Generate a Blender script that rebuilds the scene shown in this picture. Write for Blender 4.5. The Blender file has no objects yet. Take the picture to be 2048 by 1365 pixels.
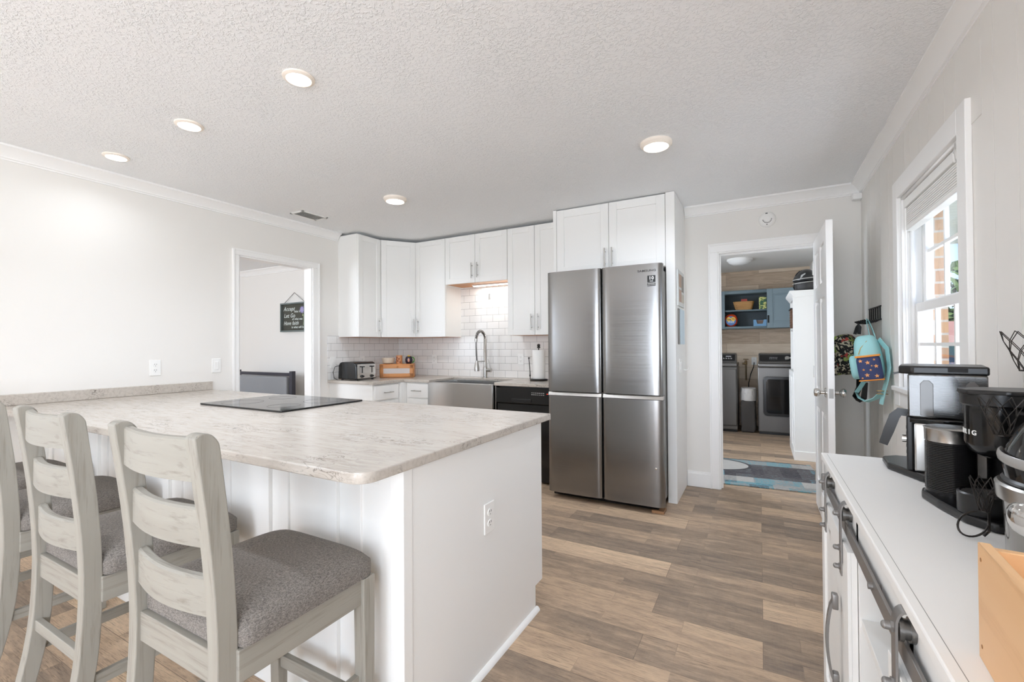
import bpy, bmesh, math, random
from mathutils import Matrix, Vector
SC = bpy.context.scene
COL = SC.collection
PI = math.pi
def V(*a): return Vector(a)

# ------------------------------------------------------------------ camera
W, H = 2048, 1365
F, CY = 903.05, 685.16
YAW, PIT, ROL = (math.radians(a) for a in (28.724, 0.548, -0.392))
fw = V(-math.sin(YAW)*math.cos(PIT), math.cos(YAW)*math.cos(PIT), math.sin(PIT))
rt = V(math.cos(YAW), math.sin(YAW), 0); up = rt.cross(fw)
rt2 = math.cos(ROL)*rt + math.sin(ROL)*up; up2 = -math.sin(ROL)*rt + math.cos(ROL)*up
cd = bpy.data.cameras.new('camera'); cam = bpy.data.objects.new('camera', cd); COL.objects.link(cam)
cam.matrix_world = Matrix(((rt2.x, up2.x, -fw.x, 0), (rt2.y, up2.y, -fw.y, 0), (rt2.z, up2.z, -fw.z, 1.24), (0, 0, 0, 1)))
cd.sensor_fit = 'HORIZONTAL'; cd.sensor_width = 36; cd.lens = F/W*36; cd.shift_y = (CY-H/2)/W
cd.clip_start = 0.02; cd.clip_end = 200
SC.camera = cam
# ------------------------------------------------------------------ view, sky, sun
vs = SC.view_settings
vs.view_transform = 'Standard'; vs.look = 'None'; vs.gamma = 1; vs.use_curve_mapping = False
vs.exposure = 0.36
cy = SC.cycles
cy.max_bounces = 12; cy.diffuse_bounces = 7; cy.glossy_bounces = 5; cy.transmission_bounces = 8
cy.sample_clamp_indirect = 6; cy.caustics_reflective = False; cy.caustics_refractive = False
cy.use_denoising = True
wd = bpy.data.worlds.new('world'); SC.world = wd; wd.use_nodes = True
wt = wd.node_tree; wn = wt.nodes; wl = wt.links
bg = wn['Background']; bg.inputs['Strength'].default_value = 2.4
tc = wn.new('ShaderNodeTexCoord'); sx = wn.new('ShaderNodeSeparateXYZ'); wl.new(tc.outputs['Generated'], sx.inputs[0])
cr = wn.new('ShaderNodeValToRGB'); wl.new(sx.outputs['Z'], cr.inputs[0])
cr.color_ramp.elements[0].position = 0.0; cr.color_ramp.elements[0].color = (.40, .50, .62, 1)
cr.color_ramp.elements[1].position = 0.45; cr.color_ramp.elements[1].color = (.045, .16, .42, 1)
nz = wn.new('ShaderNodeTexNoise'); nz.inputs['Scale'].default_value = 6; nz.inputs['Detail'].default_value = 6
mp = wn.new('ShaderNodeMapping'); mp.inputs['Scale'].default_value = (1, 1, 2.5); wl.new(tc.outputs['Generated'], mp.inputs[0]); wl.new(mp.outputs[0], nz.inputs['Vector'])
c2 = wn.new('ShaderNodeValToRGB'); c2.color_ramp.elements[0].position = .5; c2.color_ramp.elements[1].position = .68
wl.new(nz.outputs['Fac'], c2.inputs[0])
mx = wn.new('ShaderNodeMix'); mx.data_type = 'RGBA'; wl.new(c2.outputs['Color'], mx.inputs[0]); wl.new(cr.outputs['Color'], mx.inputs[6]); mx.inputs[7].default_value = (.50, .52, .55, 1)
wl.new(mx.outputs[2], bg.inputs['Color'])
sd = bpy.data.lights.new('sun', 'SUN'); sun = bpy.data.objects.new('sun', sd); COL.objects.link(sun)
sd.energy = 7; sd.angle = math.radians(1.5); sd.color = (1, .98, .95)
sun.rotation_euler = V(.05, .62, -.75).to_track_quat('-Z', 'Y').to_euler(); sun.location = (0, -8, 8)
def fill_light(loc, rot, sx_, sy_, w, c=(.86, .95, 1.07)):   # added area light that brings fill in at an opening
    d = bpy.data.lights.new('fill_light', 'AREA'); d.shape = 'RECTANGLE'; d.size = sx_; d.size_y = sy_; d.energy = w; d.color = c
    o = bpy.data.objects.new('fill_light', d); COL.objects.link(o); o.location = loc; o.rotation_euler = rot
fill_light((-.675, -4.45, 1.12), (math.radians(112), 0, 0), 2.0, 2.1, 95)
fill_light((.92, -2.1, 1.45), (0, math.radians(108), 0), 1.2, 2.4, 105)
fill_light((1.2, 2.5, 1.3), (0, math.radians(115), 0), .7, .75, 9)  # fill added outside the kitchen window, tilted up to lift the ceiling
fill_light((-4.2, -1.0, 1.45), (0, math.radians(-90), 0), 1.2, 1.3, 18)
fill_light((-1.95, 5.2, 1.55), (0, math.radians(-90), 0), 1.0, 1.1, 36)
fill_light((-6.4, -.75, 1.45), (math.radians(90), 0, 0), 2.2, 1.3, 80)
LAMP_W = 5.6          # watts of each recessed lamp
LAMP_C = (.88, .965, 1.09)

# ------------------------------------------------------------------ materials
def lin(c):
    return tuple((v/255/12.92 if v <= 10 else ((v/255+.055)/1.055)**2.4) for v in c) + (1,)
MATS = {}
class NT:
    def __init__(s, name):
        s.m = bpy.data.materials.new(name); s.m.use_nodes = True; s.t = s.m.node_tree
        s.p = s.t.nodes['Principled BSDF']; s.tc = None
    def n(s, typ, **k):
        o = s.t.nodes.new('ShaderNode'+typ)
        for a, v in k.items():
            if hasattr(o, a): setattr(o, a, v)
        return o
    def l(s, a, b): s.t.links.new(a, b)
    def co(s, axes='xyz', scale=(1, 1, 1), loc=(0, 0, 0)):
        if not s.tc: s.tc = s.n('TexCoord')
        out = s.tc.outputs['Object']
        if axes != 'xyz':
            sp = s.n('SeparateXYZ'); s.l(out, sp.inputs[0]); cb = s.n('CombineXYZ')
            for i, a in enumerate(axes): s.l(sp.outputs['xyz'.index(a)], cb.inputs[i])
            out = cb.outputs[0]
        mp = s.n('Mapping'); mp.inputs['Scale'].default_value = scale; mp.inputs['Location'].default_value = loc
        s.l(out, mp.inputs[0]); return mp.outputs[0]
    def noise(s, vec, scale=5, detail=4, rough=.55, dist=0, lo=0, hi=1):
        o = s.n('TexNoise'); s.l(vec, o.inputs['Vector'])
        o.inputs['Scale'].default_value = scale; o.inputs['Detail'].default_value = detail
        o.inputs['Roughness'].default_value = rough; o.inputs['Distortion'].default_value = dist
        return s.ramp(o.outputs['Fac'], [(lo, (0, 0, 0, 1)), (hi, (1, 1, 1, 1))]) if (lo, hi) != (0, 1) else o.outputs['Fac']
    def ramp(s, f, st, interp='LINEAR'):
        o = s.n('ValToRGB'); s.l(f, o.inputs[0]); e = o.color_ramp.elements; o.color_ramp.interpolation = interp
        while len(e) < len(st): e.new(.5)
        for i, (p, c) in enumerate(st): e[i].position = p; e[i].color = c
        return o.outputs['Color']
    def mix(s, f, a, b, blend='MIX'):
        o = s.n('Mix'); o.data_type = 'RGBA'; o.blend_type = blend
        for i, v in ((0, f), (6, a), (7, b)):
            if isinstance(v, (float, int)): o.inputs[i].default_value = v
            elif isinstance(v, tuple): o.inputs[i].default_value = v
            else: s.l(v, o.inputs[i])
        return o.outputs[2]
    def math(s, op, a, b=0):
        o = s.n('Math'); o.operation = op
        for i, v in ((0, a), (1, b)):
            if isinstance(v, (float, int)): o.inputs[i].default_value = v
            else: s.l(v, o.inputs[i])
        return o.outputs[0]
    def bump(s, h, strength=.2, dist=.002):
        o = s.n('Bump'); o.inputs['Strength'].default_value = strength; o.inputs['Distance'].default_value = dist
        s.l(h, o.inputs['Height']); s.l(o.outputs[0], s.p.inputs['Normal']); return o
    def done(s, col=None, rough=.5, metal=0, **k):
        if col is not None:
            if isinstance(col, tuple): s.p.inputs['Base Color'].default_value = col
            else: s.l(col, s.p.inputs['Base Color'])
        if isinstance(rough, (int, float)): s.p.inputs['Roughness'].default_value = rough
        else: s.l(rough, s.p.inputs['Roughness'])
        s.p.inputs['Metallic'].default_value = metal
        for a, v in k.items(): s.p.inputs[a.replace('_', ' ')].default_value = v
        return s.m
def plain(name, c, rough=.5, metal=0, bump=None, var=0, **k):
    if name in MATS: return MATS[name]
    t = NT(name); col = lin(c)
    if var:
        f = t.noise(t.co(), 6, 3); d = tuple(v*(1-var) for v in col[:3])+(1,)
        colo = t.mix(f, d, col)
    else: colo = col
    if bump: t.bump(t.noise(t.co(), bump[0], 4), bump[1], bump[2] if len(bump) > 2 else .002)
    MATS[name] = t.done(colo, rough, metal, **k); return MATS[name]
def emit(name, c, s):
    t = NT(name); t.done(lin(c), .5); t.p.inputs['Emission Color'].default_value = lin(c); t.p.inputs['Emission Strength'].default_value = s
    return t.m

WALL = plain('wall_paint', (233, 230, 225), .75, bump=(180, .06))
WHITE = plain('white_cabinet_paint', (240, 239, 236), .5)
TRIM = plain('white_trim_paint', (243, 242, 240), .35)
def ceil_mat():
    t = NT('textured_ceiling_paint')
    v = t.co(); n1 = t.noise(v, 75, 3, .6, .3, .47, .62); n2 = t.noise(v, 3, 2, lo=.3, hi=.7)
    t.bump(t.math('MULTIPLY', n1, t.math('ADD', t.math('MULTIPLY', n2, .6), .4)), .55, .006)
    return t.done(lin((242, 243, 244)), .85)
CEIL = ceil_mat()
def floor_mat():
    t = NT('vinyl_plank')
    v = t.co()
    def brick(w, h, off, loc):
        b = t.n('TexBrick'); t.l(t.co(loc=loc), b.inputs['Vector']); b.offset = off; b.offset_frequency = 2
        i = b.inputs; i['Color1'].default_value = (0, 0, 0, 1); i['Color2'].default_value = (1, 1, 1, 1); i['Mortar'].default_value = (.5, .5, .5, 1)
        i['Scale'].default_value = 1; i['Brick Width'].default_value = w; i['Row Height'].default_value = h; i['Mortar Size'].default_value = .0012; i['Mortar Smooth'].default_value = .2
        return b
    A = brick(1.22, .18, .37, (0, 0, 0)); B = brick(.78, .09, .43, (.31, 0, 0))
    tone = t.math('ADD', t.math('MULTIPLY', A.outputs['Color'], .7), t.math('MULTIPLY', B.outputs['Color'], .3))
    # shift the grain per plank
    sh = t.n('VectorMath'); sh.operation = 'ADD'; cb = t.n('CombineXYZ'); t.l(t.math('MULTIPLY', tone, 37.), cb.inputs[0]); t.l(t.math('MULTIPLY', tone, 11.), cb.inputs[2])
    t.l(t.co(scale=(1.5, 9, 1)), sh.inputs[0]); t.l(cb.outputs[0], sh.inputs[1])
    g1 = t.noise(sh.outputs[0], 2.2, 8, .62, .6)
    sh2 = t.n('VectorMath'); sh2.operation = 'ADD'; t.l(t.co(scale=(5, 95, 1)), sh2.inputs[0]); t.l(cb.outputs[0], sh2.inputs[1])
    g2 = t.noise(sh2.outputs[0], 3, 4, .7, .3)
    saw = t.noise(t.co(scale=(160, 12, 1)), 1, 2)
    tt = t.math('ADD', t.math('MULTIPLY', tone, .62), t.math('MULTIPLY', g1, .78))
    mot = t.noise(t.co(scale=(5, 16, 1)), 2.5, 7, .75)
    tt = t.math('ADD', tt, t.math('MULTIPLY', mot, .5))
    tt = t.math('SUBTRACT', tt, .48)
    col = t.ramp(tt, [(.12, lin((116, 101, 89))), (.36, lin((158, 136, 115))), (.55, lin((192, 164, 136))), (.85, lin((222, 193, 160)))])
    dk = t.ramp(g2, [(.34, (1, 1, 1, 1)), (.50, (0, 0, 0, 1))])
    pt = t.noise(t.co(scale=(2.2, 6, 1)), 1.6, 4, .6, .5, .38, .62)
    col = t.mix(t.math('MULTIPLY', dk, t.math('ADD', .32, t.math('MULTIPLY', pt, .5))), col, lin((78, 62, 51)))
    knots = t.n('TexVoronoi'); t.l(t.co(scale=(1.7, 4.2, 1)), knots.inputs['Vector']); knots.inputs['Scale'].default_value = 1
    kf = t.ramp(knots.outputs['Distance'], [(.0, (1, 1, 1, 1)), (.09, (0, 0, 0, 1))])
    col = t.mix(t.math('MULTIPLY', kf, .35), col, lin((84, 66, 54)))
    col = t.mix(t.math('MULTIPLY', saw, .12), col, lin((205, 190, 170)))
    seam = t.math('MAXIMUM', A.outputs['Fac'], t.math('MULTIPLY', B.outputs['Fac'], .25))
    col = t.mix(t.math('MULTIPLY', seam, .6), col, lin((62, 54, 48)))
    t.bump(t.math('SUBTRACT', t.math('MULTIPLY', g2, .4), seam), .25, .001)
    return t.done(col, t.math('ADD', t.math('MULTIPLY', g2, .2), .42), 0)
FLOOR = floor_mat()
def plankwall_mat():
    t = NT('wood_plank_wall')
    b = t.n('TexBrick'); t.l(t.co('xzy'), b.inputs['Vector']); b.offset = .37
    i = b.inputs; i['Color1'].default_value = (0, 0, 0, 1); i['Color2'].default_value = (1, 1, 1, 1); i['Mortar'].default_value = (.3, .3, .3, 1)
    i['Scale'].default_value = 1; i['Brick Width'].default_value = 1.22; i['Row Height'].default_value = .18; i['Mortar Size'].default_value = .0015
    g = t.noise(t.co('xzy', (2, 16, 1)), 2, 7, .6, .8)
    col = t.ramp(t.math('ADD', t.math('MULTIPLY', b.outputs['Color'], .4), t.math('MULTIPLY', g, .6)), [(.25, lin((176, 152, 128))), (.5, lin((212, 190, 165))), (.75, lin((230, 213, 191)))])
    col = t.mix(t.math('MULTIPLY', b.outputs['Fac'], .5), col, lin((70, 56, 46)))
    return t.done(col, .5)
PLANKW = plankwall_mat()
def quartz_mat():
    t = NT('veined_quartz')
    v = t.co(scale=(4.2, 11, 11))
    n = t.noise(v, 2.4, 8, .6, 1.2)
    vein = t.ramp(t.math('ABSOLUTE', t.math('SUBTRACT', n, .5)), [(.0, (1, 1, 1, 1)), (.02, (0, 0, 0, 1))])
    msk = t.noise(t.co(scale=(1.1, 2.4, 2.4), loc=(3, 1, 2)), 3.6, 4, lo=.47, hi=.64)
    n2 = t.noise(t.co(scale=(4, 26, 20)), 2.5, 6, .65, .5)
    base = t.ramp(n2, [(.3, lin((178, 169, 159))), (.5, lin((192, 184, 174))), (.7, lin((200, 192, 183)))])
    fine = t.ramp(n2, [(.33, (1, 1, 1, 1)), (.42, (0, 0, 0, 1))])
    base = t.mix(t.math('MULTIPLY', fine, .22), base, lin((160, 145, 130)))
    col = t.mix(t.math('MULTIPLY', t.math('MULTIPLY', vein, msk), .95), base, lin((86, 76, 68)))
    return t.done(col, .23, Specular_IOR_Level=.4)
QUARTZ = quartz_mat()
def tile_mat(axes):
    t = NT('beveled_subway_tile_'+axes)
    b = t.n('TexBrick'); t.l(t.co(axes, loc=(.05, -.905, 0)), b.inputs['Vector']); b.offset = .5
    i = b.inputs; i['Color1'].default_value = lin((236, 234, 231)); i['Color2'].default_value = lin((240, 238, 235)); i['Mortar'].default_value = lin((150, 147, 143))
    i['Scale'].default_value = 1; i['Brick Width'].default_value = .153; i['Row Height'].default_value = .0765; i['Mortar Size'].default_value = .0013; i['Mortar Smooth'].default_value = .0
    b2 = t.n('TexBrick'); t.l(t.co(axes, loc=(.05, -.905, 0)), b2.inputs['Vector']); b2.offset = .5
    i = b2.inputs; i['Scale'].default_value = 1; i['Brick Width'].default_value = .153; i['Row Height'].default_value = .0765; i['Mortar Size'].default_value = .012; i['Mortar Smooth'].default_value = 1
    t.bump(b2.outputs['Fac'], -.7, .005)
    return t.done(b.outputs['Color'], .26, Specular_IOR_Level=.35)
TILE_X = tile_mat('xzy'); TILE_Y = tile_mat('yzx')
def wood(name, c1, c2, dark, ax='z', scale=1., rough=.55, streak=.5):
    k = name+ax
    if k in MATS: return MATS[k]
    t = NT(name+'_'+ax); sc = {'x': (2, 40, 40), 'y': (40, 2, 40), 'z': (40, 40, 2)}[ax]
    v = t.co(scale=tuple(q*scale for q in sc)); g = t.noise(v, 1, 6, .65, .4)
    h = t.noise(t.co(scale=tuple(q*scale*.12 for q in sc)), 1.5, 4, .5, 1)
    col = t.mix(t.ramp(h, [(.3, (0, 0, 0, 1)), (.7, (1, 1, 1, 1))]), lin(c1), lin(c2))
    d = t.ramp(g, [(.30, (1, 1, 1, 1)), (.47, (0, 0, 0, 1))])
    col = t.mix(t.math('MULTIPLY', d, streak), col, lin(dark))
    t.bump(g, .12, .001)
    MATS[k] = t.done(col, rough); return MATS[k]
def ww(ax): return wood('whitewashed_wood', (156, 152, 142), (145, 140, 130), (108, 100, 89), ax, 2.0, streak=.55)
def bamboo(ax): return wood('bamboo_wood', (232, 190, 142), (222, 174, 122), (196, 144, 94), ax, .7, .4, .4)
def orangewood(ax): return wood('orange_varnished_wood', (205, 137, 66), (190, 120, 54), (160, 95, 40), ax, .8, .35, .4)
def fabric_mat(name, c1, c2, scale=260):
    t = NT(name); a = t.noise(t.co(scale=(1, .35, 1)), scale, 3, .6); b = t.noise(t.co(scale=(.35, 1, 1)), scale, 3, .6)
    f = t.math('MULTIPLY', t.math('ADD', a, b), .5)
    col = t.mix(t.ramp(f, [(.38, (0, 0, 0, 1)), (.62, (1, 1, 1, 1))]), lin(c1), lin(c2))
    t.bump(f, .4, .0015); return t.done(col, .95)
SEATF = fabric_mat('grey_tweed_fabric', (88, 82, 77), (142, 135, 127), 420)
def steel_mat(name, c, rough=.28, axis='z'):
    t = NT(name); gk = .05 if axis == 'z' else .14; sc = {'z': (220, 220, 1.5), 'x': (1.5, 220, 220), 'y': (220, 1.5, 220)}[axis]
    g = t.noise(t.co(scale=sc), 1, 3, .6)
    t.bump(g, gk*.35, .0006)
    return t.done(lin(c), t.math('ADD', t.math('MULTIPLY', g, gk), rough-gk/2), 1)
STEEL = steel_mat('brushed_stainless', (146, 145, 144), .23, 'x')
STEELV = steel_mat('brushed_stainless_upright', (186, 184, 181), .26, 'z')
CHROME = plain('chrome', (215, 213, 210), .08, 1)
NICKEL = plain('brushed_nickel', (190, 188, 184), .28, 1)
BLACKG = plain('black_glass', (12, 12, 13), .06)
BLACKP = plain('black_plastic', (17, 16, 16), .32)
BLACKM = plain('black_metal', (22, 21, 21), .5, .4)
GREYMET = plain('dark_grey_metal', (112, 109, 106), .45, .7)
IRON = plain('dark_iron_wire', (62, 58, 55), .4, .8)
PLATE = plain('white_plastic', (242, 241, 238), .35)
SLOT = plain('dark_slot', (50, 48, 46), .6)
GLASS = None
def glass_mat(name, c=(255, 255, 255), rough=0, alpha=.12):
    t = NT(name); tr = t.n('BsdfTransparent'); gl = t.n('BsdfGlossy'); gl.inputs['Roughness'].default_value = rough
    tr.inputs[0].default_value = lin(c); fr = t.n('LayerWeight'); fr.inputs[0].default_value = .5; mi = t.n('MixShader')
    t.l(t.math('ADD', t.math('MULTIPLY', t.math('POWER', fr.outputs['Facing'], 5.), .45), .03+alpha*.2), mi.inputs[0]); t.l(tr.outputs[0], mi.inputs[1]); t.l(gl.outputs[0], mi.inputs[2])
    t.l(mi.outputs[0], t.t.nodes['Material Output'].inputs[0]); return t.m
GLASS = glass_mat('clear_window_glass')
SMOKE = glass_mat('smoky_clear_plastic', (160, 157, 153), .16, .35)

# ------------------------------------------------------------------ mesh builder
class MB:
    def __init__(s, M=None): s.b = bmesh.new(); s.M = M or Matrix(); s.curved = False
    def add(s, vs_, fs):
        vv = [s.b.verts.new(s.M @ Vector(v)) for v in vs_]
        out = []
        for f in fs:
            try: out.append(s.b.faces.new([vv[i] for i in f]))
            except ValueError: pass
        return vv, out
    def box(s, x0, x1, y0, y1, z0, z1, bev=0, seg=2):
        x0, x1 = min(x0, x1), max(x0, x1); y0, y1 = min(y0, y1), max(y0, y1); z0, z1 = min(z0, z1), max(z0, z1)
        vv, ff = s.add([(x0, y0, z0), (x1, y0, z0), (x1, y1, z0), (x0, y1, z0), (x0, y0, z1), (x1, y0, z1), (x1, y1, z1), (x0, y1, z1)],
                       [(0, 3, 2, 1), (4, 5, 6, 7), (0, 1, 5, 4), (1, 2, 6, 5), (2, 3, 7, 6), (3, 0, 4, 7)])
        if bev:
            ed = {e for f in ff for e in f.edges}
            bmesh.ops.bevel(s.b, geom=list(ed), offset=min(bev, (x1-x0)*.45, (y1-y0)*.45, (z1-z0)*.45), segments=seg, affect='EDGES', profile=.5)
        return s
    def prism(s, poly, ax, a0, a1, bev=0, seg=2):
        n = len(poly)
        def P(p, a): return {'x': (a, p[0], p[1]), 'y': (p[0], a, p[1]), 'z': (p[0], p[1], a)}[ax]
        vv, ff = s.add([P(p, a0) for p in poly]+[P(p, a1) for p in poly],
                       [tuple(range(n))[::-1], tuple(range(n, 2*n))]+[(i, (i+1) % n, n+(i+1) % n, n+i) for i in range(n)])
        bmesh.ops.recalc_face_normals(s.b, faces=ff)
        if bev:
            ed = {e for f in ff for e in f.edges}
            bmesh.ops.bevel(s.b, geom=list(ed), offset=bev, segments=seg, affect='EDGES', profile=.5)
        return s
    def cyl(s, p0, p1, r0, r1=None, seg=16, cap=True):
        r1 = r0 if r1 is None else r1
        p0, p1 = Vector(p0), Vector(p1); d = (p1-p0).normalized(); s.curved = True
        a = d.orthogonal().normalized(); b = d.cross(a)
        ring = lambda p, r: [p+r*(math.cos(2*PI*i/seg)*a+math.sin(2*PI*i/seg)*b) for i in range(seg)]
        fs = [(i, (i+1) % seg, seg+(i+1) % seg, seg+i) for i in range(seg)]
        if cap: fs += [tuple(range(seg))[::-1], tuple(range(seg, 2*seg))]
        s.add(ring(p0, r0)+ring(p1, r1), fs); return s
    def lathe(s, prof, c=(0, 0, 0), seg=28, M=None, sx=1, sy=1):
        M = M or Matrix(); c = Vector(c); vs_ = []; fs = []; s.curved = True
        for r, z in prof:
            for i in range(seg):
                a = 2*PI*i/seg; vs_.append(c+M @ V(r*math.cos(a)*sx, r*math.sin(a)*sy, z))
        for k in range(len(prof)-1):
            for i in range(seg):
                j = (i+1) % seg; fs.append((k*seg+i, k*seg+j, (k+1)*seg+j, (k+1)*seg+i))
        if prof[0][0] > 1e-6: fs.append(tuple(range(seg))[::-1])
        if prof[-1][0] > 1e-6: fs.append(tuple((len(prof)-1)*seg+i for i in range(seg)))
        vv, ff = s.add(vs_, fs); bmesh.ops.remove_doubles(s.b, verts=[v for v in vv if v.is_valid], dist=1e-6); return s
    def sweep(s, pts, prof, upv=(0, 0, 1), closed=False, cap=True, scales=None):
        s.curved = True; pts = [Vector(p) for p in pts]; n = len(pts); m = len(prof); vs_ = []; fs = []; upv = Vector(upv); a0 = None
        for i, p in enumerate(pts):
            if closed: d = pts[(i+1) % n]-pts[i-1]
            else: d = pts[min(i+1, n-1)]-pts[max(i-1, 0)]
            d.normalize()
            a = upv.cross(d)
            if a.length < 1e-3: a = a0 if a0 else d.orthogonal()
            a.normalize(); b = d.cross(a); a0 = a
            k = scales[i] if scales else 1
            vs_ += [p+a*u*k+b*w*k for u, w in prof]
        for i in range(n if closed else n-1):
            j = (i+1) % n
            for q in range(m): fs.append((i*m+q, i*m+(q+1) % m, j*m+(q+1) % m, j*m+q))
        if cap and not closed: fs += [tuple(range(m))[::-1], tuple((n-1)*m+q for q in range(m))]
        vv, ff = s.add(vs_, fs); bmesh.ops.recalc_face_normals(s.b, faces=ff); return s
    def tube(s, pts, r, seg=8, closed=False, upv=(.13, .2, 1), scales=None):
        return s.sweep(pts, [(r*math.cos(2*PI*i/seg), r*math.sin(2*PI*i/seg)) for i in range(seg)], upv, closed, True, scales)
    def ribbon(s, pts, w, th, upv=(0, 0, 1), closed=False):
        return s.sweep(pts, [(-w/2, -th/2), (w/2, -th/2), (w/2, th/2), (-w/2, th/2)], upv, closed)
    def strap(s, pts, w, th, upv):
        return s.sweep(pts, [(-th/2, -w/2), (th/2, -w/2), (th/2, w/2), (-th/2, w/2)], upv)
    def sup(s, c, r, e1=1., e2=1., nu=28, nv=16, f=None):
        c = Vector(c); vs_ = []; fs = []; s.curved = True
        pw = lambda t, e: math.copysign(abs(t)**e, t)
        for j in range(nv+1):
            ph = -PI/2+PI*j/nv
            for i in range(nu):
                th = 2*PI*i/nu
                p = V(r[0]*pw(math.cos(ph), e1)*pw(math.cos(th), e2), r[1]*pw(math.cos(ph), e1)*pw(math.sin(th), e2), r[2]*pw(math.sin(ph), e1))
                if f: p = f(p)
                vs_.append(c+p)
        for j in range(nv):
            for i in range(nu):
                k = (i+1) % nu; fs.append((j*nu+i, j*nu+k, (j+1)*nu+k, (j+1)*nu+i))
        vv, ff = s.add(vs_, fs); bmesh.ops.remove_doubles(s.b, verts=vv, dist=1e-5); return s
    def build(s, name, mat, parent=None, smooth=True, ang=38):
        me = bpy.data.meshes.new(name); s.b.to_mesh(me); s.b.free()
        if parent is not None: me.transform(Matrix.Translation(-off(parent)))
        me.materials.append(mat)
        if smooth:
            ar = sorted(p.area for p in me.polygons); lim = 5*ar[len(ar)//2] if ar else 0
            for p in me.polygons: p.use_smooth = True
            me.set_sharp_from_angle(angle=math.radians(ang))
            if len(ar) < 3000:
                for p in me.polygons:
                    if p.area >= lim and (not s.curved or len(p.vertices) > 4): p.use_smooth = False
        o = bpy.data.objects.new(name, me); COL.objects.link(o)
        if parent is not None: o.parent = parent
        return o
def off(o):
    v = V(0, 0, 0)
    while o is not None: v += o.location; o = o.parent
    return v
def tag(o, label, cat, group=None):
    o['label'] = label; o['category'] = cat
    if group: o['group'] = group
    return o
def thing(name, label, cat, loc=(0, 0, 0), group=None):
    o = bpy.data.objects.new(name, None); o.empty_display_size = .05; COL.objects.link(o); o.location = loc
    return tag(o, label, cat, group)
def struct(o): o['kind'] = 'structure'; return o
def B(name, mat, parent, *boxes, bev=0):
    m = MB()
    for b in boxes: m.box(*b, bev)
    return m.build(name, mat, parent)
def frame(o, u, v):
    u = Vector(u).normalized(); v = Vector(v).normalized(); n = u.cross(v)
    return Matrix(((u.x, v.x, n.x, o[0]), (u.y, v.y, n.y, o[1]), (u.z, v.z, n.z, o[2]), (0, 0, 0, 1)))
def text(name, st, size, M, mat, parent, ext=.0004, align='CENTER', bold=0.0, shear=0, sx=1.):
    c = bpy.data.curves.new('t', 'FONT'); c.body = st; c.size = size; c.extrude = ext; c.align_x = align; c.align_y = 'CENTER'; c.offset = bold; c.shear = shear; c.space_character = 1.1
    c.resolution_u = 3
    o = bpy.data.objects.new('t', c); COL.objects.link(o); bpy.context.view_layer.update()
    me = bpy.data.meshes.new_from_object(o.evaluated_get(bpy.context.evaluated_depsgraph_get()))
    bpy.data.objects.remove(o); bpy.data.curves.remove(c)
    me.transform(M @ Matrix.Diagonal((sx, 1, 1, 1)))
    if parent is not None: me.transform(Matrix.Translation(-off(parent)))
    me.materials.clear(); me.materials.append(mat); me.name = name
    r = bpy.data.objects.new(name, me); COL.objects.link(r); r.parent = parent; return r
def shaker(mb, w, h, fr=.057, rec=.009, th=.02, bev=.0015):
    """door in the builder's local frame: x across 0..w, y up 0..h, z outwards 0..th"""
    mb.box(0, fr, 0, h, 0, th, bev, 1); mb.box(w-fr, w, 0, h, 0, th, bev, 1)
    mb.box(fr, w-fr, 0, fr, 0, th, bev, 1); mb.box(fr, w-fr, h-fr, h, 0, th, bev, 1)
    mb.box(fr-.004, w-fr+.004, fr-.004, h-fr+.004, 0, th-rec)
    return mb
def pull(M, L, parent, mat=None, horiz=False, r=.005, so=.028):
    m = MB(M); d = V(1, 0, 0) if horiz else V(0, 1, 0)
    m.cyl(d*(-L/2)+V(0, 0, so), d*(L/2)+V(0, 0, so), r, seg=10)
    for k in (-1, 1): m.cyl(d*(k*L*.32), d*(k*L*.32)+V(0, 0, so), r*.9, seg=8)
    return m.build('handle', mat or NICKEL, parent)

# ------------------------------------------------------------------ dimensions
XL, XR, YF, CE, YB = -3.95, .688, 4.272, 2.46, -4.2
ZC = .905
WT = .12
# ------------------------------------------------------------------ shell
struct(B('floor', FLOOR, None, (-9, 1.0, YB-.3, 8.2, -.06, 0)))
struct(B('ceiling', CEIL, None, (XL-WT, XR+WT, YB, YF+WT, CE, CE+.1)))
def wall_x(name, mat, x0, x1, y0, y1, z1, holes):
    """wall in the YZ plane with holes (ya,yb,za,zb)"""
    m = MB(); ys = sorted(holes); c = y0
    for ya, yb, za, zb in ys:
        m.box(x0, x1, c, ya, 0, z1)
        if za > 0: m.box(x0, x1, ya, yb, 0, za)
        if zb < z1: m.box(x0, x1, ya, yb, zb, z1)
        c = yb
    m.box(x0, x1, c, y1, 0, z1); return struct(m.build(name, mat, None, False))
def wall_y(name, mat, y0, y1, x0, x1, z1, holes):
    m = MB(); c = x0
    for xa, xb, za, zb in sorted(holes):
        m.box(c, xa, y0, y1, 0, z1)
        if za > 0: m.box(xa, xb, y0, y1, 0, za)
        if zb < z1: m.box(xa, xb, y0, y1, zb, z1)
        c = xb
    m.box(c, x1, y0, y1, 0, z1); return struct(m.build(name, mat, None, False))
DLY0, DLY1, DLZ = 2.285, 3.02, 2.05         # opening in the left wall
DFX0, DFX1, DFZ = -.302, .432, 2.035        # laundry opening
WY0, WY1, WZ0, WZ1 = 2.33, 3.19, 1.0, 2.04  # window
wall_x('wall_left', WALL, XL-.1, XL, YB, YF+WT, CE, [(-1.7, -.3, .85, 2.05), (DLY0, DLY1, 0, DLZ)])
wall_y('wall_far', WALL, YF, YF+WT, XL, XR+WT, CE, [(DFX0, DFX1, 0, DFZ)])
wall_x('wall_right', WALL, XR, XR+.121, YB, YF, CE, [(-3.3, -.9, .85, 2.05), (WY0, WY1, WZ0, WZ1)])
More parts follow.
